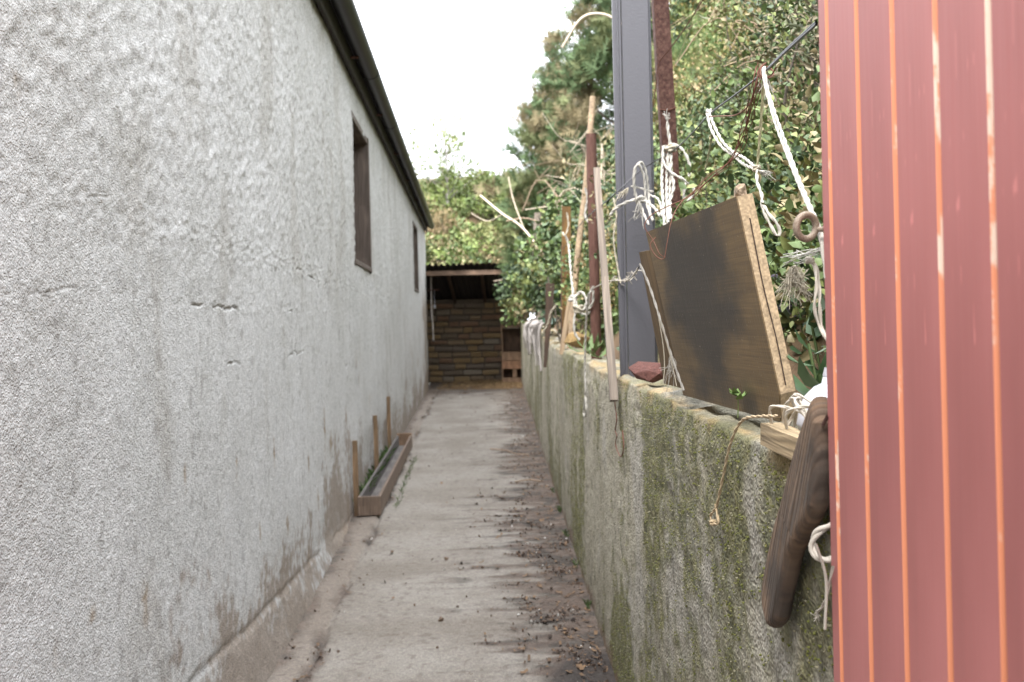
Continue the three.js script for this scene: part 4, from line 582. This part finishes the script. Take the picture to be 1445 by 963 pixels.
function shrub(kind, x, z, R0, Hh, seed, n = 1) {
  const K = KIND[kind], g = thing(kind === 'fern' ? 'fennel_clump' : kind + '_bush', K.label, kind === 'fern' ? 'plant' : 'bush', [x, hillH(x, z) - 0.05, z], 0, K.group);
  const far = sstep(-4, -14, z), fe = kind === 'fern', size = K.size * mix(fe ? 0.8 : 0.5, fe ? 1.4 : 1.5, far), cl = Math.round(mix(84, 42, far) * n * R0 * R0 / 0.36), per = Math.round(mix(88, 28, far) * (fe ? 0.6 : 1));
  const cs = foliage(g, { seed, clumps: cl, per, leaf: K.leaf, pal: K.pal, size, rad: [R0, Hh, R0], spread: 0.12 + R0 * 0.1, shell: 0.45, rise: kind === 'fern' ? 0.6 : 0.15, mat: kind === 'fern' ? needleMat : null });
  limbs(g, 'stem', [0, 0, 0], cs.filter((_, i) => i % 5 === 0).slice(0, 12), 0.012, M.bark, seed + 1); return g;
}
{
  const r = rng(1234); let k = 0;
  const mixes = (z, t) => { const v = r(); if (t > 1.2) return v < 0.14 ? 'yellow' : v < 0.42 ? 'fern' : v < 0.78 ? 'bramble' : 'dull'; return z > -3.2 ? (v < 0.4 ? 'dull' : v < 0.55 ? 'ivy' : v < 0.97 ? 'bramble' : 'yellow') : v < 0.4 ? 'bramble' : v < 0.58 ? 'ivy' : v < 0.72 ? 'yellow' : 'dull'; };
  for (let z = -1.9; z > -20; z -= mix(0.72, 1.15, sstep(-3, -14, z))) for (let t = 0; t < 5; t++) {
    const x = 0.98 + t * 0.62 + (r() - 0.5) * 0.35, zz = z + (r() - 0.5) * 0.5, R0 = 0.36 + r() * 0.16 + 0.1 * sstep(-4, -12, z);
    if (t === 0 && R0 > 0.42 && z > -4) { shrub(mixes(z, 0), x + 0.12, zz, 0.34, 0.3 + r() * 0.12, 500 + k++); continue; }
    shrub(mixes(z, t * 0.62), x, zz, R0, R0 * (0.85 + r() * 0.5), 500 + k++);
  }
  for (const [x, z] of [[0.82, -1.55], [0.84, -1.95], [0.86, -2.35], [0.88, -2.8], [0.86, -3.3], [0.9, -3.8], [1.1, -2.0], [1.1, -2.6]]) shrub(k % 3 ? 'bramble' : 'ivy', x, z, 0.26, 0.26, 700 + k++, 1.6);
  // taller growth up the bank
  for (const [kind, x, z, R0, Hh] of [['fern', 2.0, -4.6, 0.55, 0.8], ['yellow', 1.7, -5.6, 0.5, 0.75], ['dull', 1.15, -2.2, 0.4, 0.5], ['bramble', 1.0, -1.75, 0.3, 0.36], ['dull', 1.35, -3.0, 0.45, 0.75], ['dull', 1.7, -3.4, 0.5, 0.85], ['bramble', 2.4, -6.5, 0.7, 0.9], ['yellow', 1.75, -8.2, 0.6, 0.8], ['bramble', 1.5, -10, 0.6, 0.75], ['yellow', 2.6, -9.5, 0.8, 1.2], ['fern', 2.9, -7.6, 0.8, 1.1], ['bramble', 1.25, -12.5, 0.6, 0.9], ['fern', 2.5, -5.2, 0.6, 0.85], ['yellow', 3.2, -6.2, 0.8, 1.2]]) shrub(kind, x, z, R0, Hh, 900 + k++);
}
function tree(name, label, cat, group, pos, Hh, r0, fol, seed, bark = M.bark, nl = 30) {
  const g = thing(name, label, cat, pos, 0, group), t = [[0, -0.1, 0], [0.05 * Hh * 0.1, Hh * 0.35, 0], [-0.03, Hh * 0.7, 0.04], [0.02, Hh * 0.97, 0]].map(V);
  const c = new THREE.CatmullRomCurve3(t), n = 14, tb = new THREE.TubeGeometry(c, n, 1, 8, false), p = tb.attributes.position; for (let i = 0; i <= n; i++) { const ctr = c.getPointAt(i / n), rr = r0 * (1 - 0.88 * i / n); for (let j = 0; j <= 8; j++) { const q = i * 9 + j; p.setXYZ(q, ctr.x + (p.getX(q) - ctr.x) * rr, ctr.y + (p.getY(q) - ctr.y) * rr, ctr.z + (p.getZ(q) - ctr.z) * rr); } } tb.computeVertexNormals();
  part(g, 'trunk', tb, bark);
  const crown = new THREE.Group(); crown.name = 'crown'; g.add(crown); const cs = foliage(crown, { seed, ...fol });
  const ends = cs.filter((_, i) => i % Math.ceil(cs.length / nl) === 0), geos = []; for (const e of ends) { const y0 = clamp(e.y - Math.hypot(e.x, e.z) * 0.6, Hh * 0.1, Hh * 0.9), b = c.getPointAt(y0 / Hh); geos.push([b, e]); }
  const r = rng(seed + 5), gg = geos.map(([b, e]) => tube([b, b.clone().lerp(e, 0.5).add(new THREE.Vector3((r() - 0.5) * 0.2, (r() - 0.5) * 0.2, (r() - 0.5) * 0.2)), e], r0 * 0.14, 8, 4)); part(g, 'limb', mergeGeometries(gg), bark); return g;
}
const CON = (h, w, n) => ({ clumps: n, per: 34, leaf: 'spray', pal: PAL.conifer, size: 0.3, rad: [w, h / 2, w], lift: 1.05, cone: true, spread: 0.2, shell: 0.4, rise: 0.25, mat: needleMat });
const onHill = (x, z) => [x, hillH(x, z) - 0.1, z];
tree('conifer_tree', 'dense green conifer nearest the open shed', 'tree', null, onHill(1.0, -16.5), 5.4, 0.13, CON(5.1, 1.6, 270), 2001);
tree('conifer_tree', 'taller dense conifer standing between shed conifer and steel post', 'tree', null, onHill(1.8, -13), 5.6, 0.14, CON(5.0, 1.35, 230), 2002);
tree('conifer_tree', 'conifer high on the bank behind the steel post', 'tree', null, onHill(2.7, -10.5), 5.2, 0.13, CON(4.8, 1.3, 200), 2003);
tree('pale_sapling', 'thin pale green sapling against sky beyond barn gutter', 'tree', null, onHill(-1.9, -25.5), 3.6, 0.05, { clumps: 150, per: 14, leaf: 'narrow', pal: PAL.lime, size: 0.15, rad: [1.5, 1.5, 1.2], lift: 1.2, spread: 0.26, shell: 0.6, rise: 0.5 }, 2004, M.greyBark, 60);
{ // shrubs on the bank behind the shed
  const r = rng(77); let k = 0;
  for (let x = -5.2; x < 1.2; x += 0.85) for (let t = 0; t < 7; t++) {
    const xx = x + (r() - 0.5) * 0.5, z = -21.9 - t * 1.05 + (r() - 0.5) * 0.4, R0 = 0.6 + r() * 0.25, pale = r() < 0.3;
    const g = thing(pale ? 'straw_bush' : 'lime_bush', pale ? 'straw coloured dry bush on the bank behind the shed' : 'lime green bush on the bank behind the shed', 'bush', [xx, hillH(xx, z) - 0.1, z], 0, pale ? 'dry bushes behind the shed' : 'lime bushes behind the shed');
    const cs = foliage(g, { seed: 3000 + k, clumps: 42, per: 24, leaf: pale ? 'narrow' : 'broad', pal: pale ? PAL.straw : t > 1 ? PAL.lime : [...PAL.lime, ...PAL.bramble], size: 0.11, rad: [R0, R0 * 0.75, R0], spread: 0.2, shell: 0.45 }); limbs(g, 'stem', [0, 0, 0], cs.slice(0, 9), 0.02, M.bark, 3500 + k++);
  }
}
// dry bramble tangles: bare tan canes arching off the bank
function canes(name, label, x, z, n, reach, hgt, seed, mat, r0 = 0.008) {
  const r = rng(seed), y = hillH(x, z), g = thing(name, label, 'canes', [x, y - 0.05, z], 0, 'dry canes on the bank'), gs = [];
  for (let k = 0; k < n; k++) { const a = Math.PI * (0.35 + r() * 1.3), L = reach * (0.4 + r() * 0.7), h = hgt * (0.4 + r() * 0.7), dx = Math.cos(a) * L, dz = Math.sin(a) * L * 0.8 * (r() < 0.5 ? -1 : 1), o = [(r() - 0.5) * 0.5, 0, (r() - 0.5) * 0.8]; const P = [[o[0], 0, o[2]], [o[0] + dx * 0.35, h * 0.75, o[2] + dz * 0.3], [o[0] + dx * 0.7, h, o[2] + dz * 0.7], [o[0] + dx, h * (0.55 + r() * 0.5), o[2] + dz]]; const b = P[1 + Math.floor(r() * 2)]; gs.push(tube(P, r0 * (0.5 + r() * 0.7), 14, 4)); for (let i = 0; i < 4; i++) gs.push(tube([b, [b[0] + (r() - 0.5) * 0.4, b[1] + r() * 0.3, b[2] + (r() - 0.5) * 0.4], [b[0] + (r() - 0.5) * 0.8, b[1] + (r() - 0.3) * 0.5, b[2] + (r() - 0.5) * 0.8]], r0 * 0.35, 8, 3)); }
  part(g, 'cane', mergeGeometries(gs), mat); return g;
}
[[1.2, -9.2], [1.2, -11.4], [1.3, -14.5], [0.9, -17.8], [1.8, -9.6]].forEach(([x, z], i) => canes('dry_canes', 'tangle of bare tan canes arching off the bank', x, z, 9, 1.1, 1.6, 4000 + i, i % 3 ? M.twig : M.paleTwig));
[[1.5, -3.6], [1.3, -2.6], [1.9, -5], [1.6, -4.3]].forEach(([x, z], i) => canes('fine_canes', 'thin bare twigs among the bushes behind the panel', x, z, 12, 0.7, 0.85, 4100 + i, M.twig, 0.0035));
solo('bare_branch', 'pale bare forked branch reaching out toward the shed roof', 'branch', N4([tube([[0.55, 2.2, -11], [0.2, 2.78, -11.6], [-0.1, 3.1, -12.4], [-0.45, 3.5, -13.2]], 0.018, 20, 5), tube([[0.2, 2.78, -11.6], [0.05, 3.3, -12], [0.0, 3.6, -12.1]], 0.009, 10, 4), tube([[-0.1, 3.1, -12.4], [-0.35, 3.05, -12.8], [-0.6, 3.2, -13]], 0.007, 10, 4)]), M.paleTwig);
solo('arching_stem', 'long pale bare stem arching left of the steel post', 'stem', tube([[1.15, 4.3, -8], [0.95, 4.42, -8], [0.75, 4.4, -8], [0.55, 4.15, -8.1]], 0.013, 20, 5), M.paleTwig);
solo('cut_stem', 'straight pale cut stem high beside the steel post', 'stem', bar([1.15, 4.75, -8], [0.78, 4.95, -8], 0.028, 0.028, 61, 0.8), M.paleTwig);
{ // grey trunk wrapped in ivy, and ivy overhanging the wall
  const g = thing('ivy_clad_trunk', 'grey tree trunk wrapped in ivy above far wall', 'tree', [0.5, 1.3, -14]); part(g, 'trunk', tube([[0, -0.2, 0], [0.02, 0.8, 0], [-0.03, 1.3, 0.05], [0.02, 2.0, 0.1]], 0.1, 20, 9), M.bark); foliage(g, { seed: 51, clumps: 40, per: 26, leaf: 'ivy', pal: PAL.ivy, size: 0.085, rad: [0.38, 1.0, 0.4], lift: 1.3, spread: 0.12 });
  const iv = (x, y, z, rx, ry, seed, label, pal = PAL.bramble) => { const t = thing('overhanging_ivy', label, 'ivy', [x, y, z]); const cs = foliage(t, { seed, clumps: 60, per: 40, leaf: 'ivy', pal: [...PAL.ivy, ...pal, ...PAL.fern], size: 0.048, rad: [rx, ry, rx * 1.3], lift: 0.5, spread: 0.12, shell: 0.5, rise: -0.1 }); limbs(t, 'stem', [rx * 0.8, 0, 0], cs.slice(0, 14), 0.012, M.bark, seed + 2); };
  iv(0.42, 1.6, -9.2, 0.42, 0.42, 61, 'leafy ivy mass spilling over wall near the shed'); iv(0.55, 1.95, -8, 0.4, 0.5, 62, 'leafy ivy above wall behind the ochre batten'); iv(0.78, 1.35, -6.2, 0.26, 0.5, 63, 'low ivy growing behind the yellow stone'); iv(0.2, 1.75, -12, 0.35, 0.35, 64, 'ivy sprig hanging in front of the shed opening'); iv(0.8, 1.25, -4.3, 0.2, 0.45, 65, 'dark ivy between rusty pipe and steel post', PAL.ivy); iv(0.78, 1.2, -2.55, 0.2, 0.3, 66, 'ivy behind the chipboard panel beside lilac board', PAL.ivy);
  const bl = thing('broad_leaf_plant', 'plant with large dark glossy leaves over the wall', 'plant', [0.36, 1.5, -7.6]), r = rng(5), lm = new THREE.MeshPhysicalMaterial({ color: C(0.035, 0.075, 0.045), roughness: 0.3, side: THREE.DoubleSide });
  for (let k = 0; k < 10; k++) { const m = part(bl, 'leaf', LEAF.ivy, lm, [(r() - 0.6) * 0.22, r() * 0.35, (r() - 0.5) * 0.3], [1.3 + r() * 0.9, r() * 6, (r() - 0.5)]); m.scale.setScalar(0.13 + r() * 0.06); } part(bl, 'stem', tube([[0.08, -0.2, 0], [0.04, 0.1, 0.02], [-0.02, 0.4, 0]], 0.008), M.bark);
  const v = thing('dead_vine', 'pale dead vine strands hanging over far wall top', 'vine', [0.3, 1.5, -11]); { const q = rng(71), gs = []; for (let k = 0; k < 46; k++) { const z = -3.5 + q() * 6, x = XR(z - 11) - 0.3 - 0.03; const L = 0.15 + q() * 0.4; gs.push(tube([[x + 0.12, -0.05 + q() * 0.1, z], [x + 0.01, -0.04, z + 0.03], [x - 0.01 - q() * 0.03, -L * 0.5, z + (q() - 0.5) * 0.15], [x - q() * 0.02, -L, z + (q() - 0.5) * 0.2]], 0.006 + q() * 0.008, 10, 4)); } part(v, 'strand', mergeGeometries(gs), M.greyBark); }
  // leaves close behind the panel and door
  const lf = (x, z, n, h, seed, label) => { const t = thing('leafy_shoot', label, 'plant', [x, 1.2, z]), q = rng(seed), gm = new THREE.MeshPhysicalMaterial({ color: C(0.07, 0.13, 0.055), roughness: 0.45, transmission: 0.2, thickness: 0, side: THREE.DoubleSide }), gs = [];
    for (let s = 0; s < 5; s++) { const tx = (q() - 0.5) * 0.24, tz = (q() - 0.5) * 0.24, hh = h * (0.6 + q() * 0.5); gs.push(tube([[tx * 0.3, -0.05, tz * 0.3], [tx * 0.7, hh * 0.5, tz * 0.7], [tx, hh, tz]], 0.003, 8, 4)); for (let k = 0; k < n; k++) { const f = 0.25 + 0.75 * k / n, m = part(t, 'leaf', LEAF.narrow, gm, [tx * f, hh * f, tz * f], [0.6 + q() * 0.9, k * 2.4 + q(), 0]); m.rotation.order = 'YXZ'; m.scale.setScalar(0.06 + q() * 0.035); m.scale.x *= 1.7; } } part(t, 'stem', mergeGeometries(gs), std(C(0.08, 0.12, 0.04), 0.8)); };
  lf(0.72, -1.75, 12, 0.48, 81, 'leafy green shoots between the panel and red door'); lf(0.8, -2.1, 12, 0.5, 82, 'leafy green shoots in front of the lilac board'); lf(0.62, -1.5, 9, 0.3, 83, 'low leafy shoots beside the white bottle');
  const w = thing('wall_weed', 'tiny green weed sprouting on wall before the panel', 'plant', [0.452, 1.3, -1.66]); for (let k = 0; k < 7; k++) { const m = part(w, 'leaf', LEAF.broad, std(C(0.12, 0.19, 0.05), 0.7), [0, 0.032 + k * 0.002, 0], [1.15, k * 0.95, 0]); m.rotation.order = 'YXZ'; m.scale.setScalar(0.026 - 0.002 * (k % 3)); } part(w, 'stem', tube([[0, -0.005, 0], [0.001, 0.02, 0], [0, 0.04, 0]], 0.0012), std(C(0.12, 0.16, 0.05), 0.8));
  const nw = thing('narrow_leaf_weed', 'narrow leaved weed growing on wall beside yellow stone', 'plant', [0.45, 1.29, -4.6]); { const q = rng(91); for (let k = 0; k < 26; k++) { const m = part(nw, 'leaf', LEAF.narrow, std(C(0.1, 0.15, 0.05), 0.7), [(q() - 0.6) * 0.12, q() * 0.05, (q() - 0.5) * 0.5], [0.5 + q() * 0.9, q() * 6.28, 0]); m.rotation.order = 'YXZ'; m.scale.setScalar(0.07 + q() * 0.04); } }
  // grass behind the trough and at the foot of the walls
  const gi = (name, label, pts, N, s0, seed) => { const q = rng(seed), im = new THREE.InstancedMesh(LEAF.grass, needleMat, N), d = new THREE.Object3D(); for (let k = 0; k < N; k++) { const [x, z] = pts(q); d.position.set(x, 0.0, z); d.rotation.set((q() - 0.5) * 0.9, q() * 6, (q() - 0.5) * 0.9); const s = s0 * (0.5 + q()); d.scale.set(s * 1.6, s, s * 1.6); d.updateMatrix(); im.setMatrixAt(k, d.matrix); im.setColorAt(k, C(...lerp3([0.06, 0.12, 0.03], [0.13, 0.19, 0.06], q()))); } im.name = name; im.castShadow = im.receiveShadow = true; scene.add(im); tag(im, label, 'grass', null, 'stuff'); };
  gi('trough_grass', 'green grass blades growing between trough and barn wall', (q) => { const z = -6.5 - 2.6 * Math.pow(q(), 0.7); return [XL(z) - 0.012 + q() * 0.03, z]; }, 420, 0.13, 5); gi('edge_grass', 'sparse weeds along path side of the trough', (q) => { const z = -6.6 - 2.4 * q(); return [XL(z) + 0.275 + q() * 0.04, z]; }, 130, 0.04, 6); gi('wall_foot_weeds', 'tiny green weeds at foot of the mossy wall', (q) => { const z = -4.2 - 3.6 * Math.floor(q() * 5) / 5 - q() * 0.12; return [XR(z) - 0.012 - q() * 0.02, z]; }, 160, 0.035, 7);
  { const q = rng(17); for (let k = 0; k < 14; k++) { const x = 1.5 + q() * 1.6, z = -3.6 - q() * 3.2, y = hillH(x, z) + 0.55 + q() * 0.5; const f = thing('yellow_flower', 'small yellow flower among the bushes on the bank', 'flower', [x, y, z], 0, 'yellow flowers on the bank'); for (let i = 0; i < 6; i++) { const m = part(f, 'petal', LEAF.broad, std(C(0.7, 0.5, 0.03), 0.7), [0, 0, 0], [1.2, i * 1.05, 0]); m.rotation.order = 'YXZ'; m.scale.setScalar(0.028); } part(f, 'stalk', tube([[0, 0, 0], [0.01, -0.25, 0.01], [0.0, -0.5, 0]], 0.003, 6, 4), std(C(0.08, 0.12, 0.04), 0.8)); } }
}
shade(scene);
renderer.render(scene, camera);
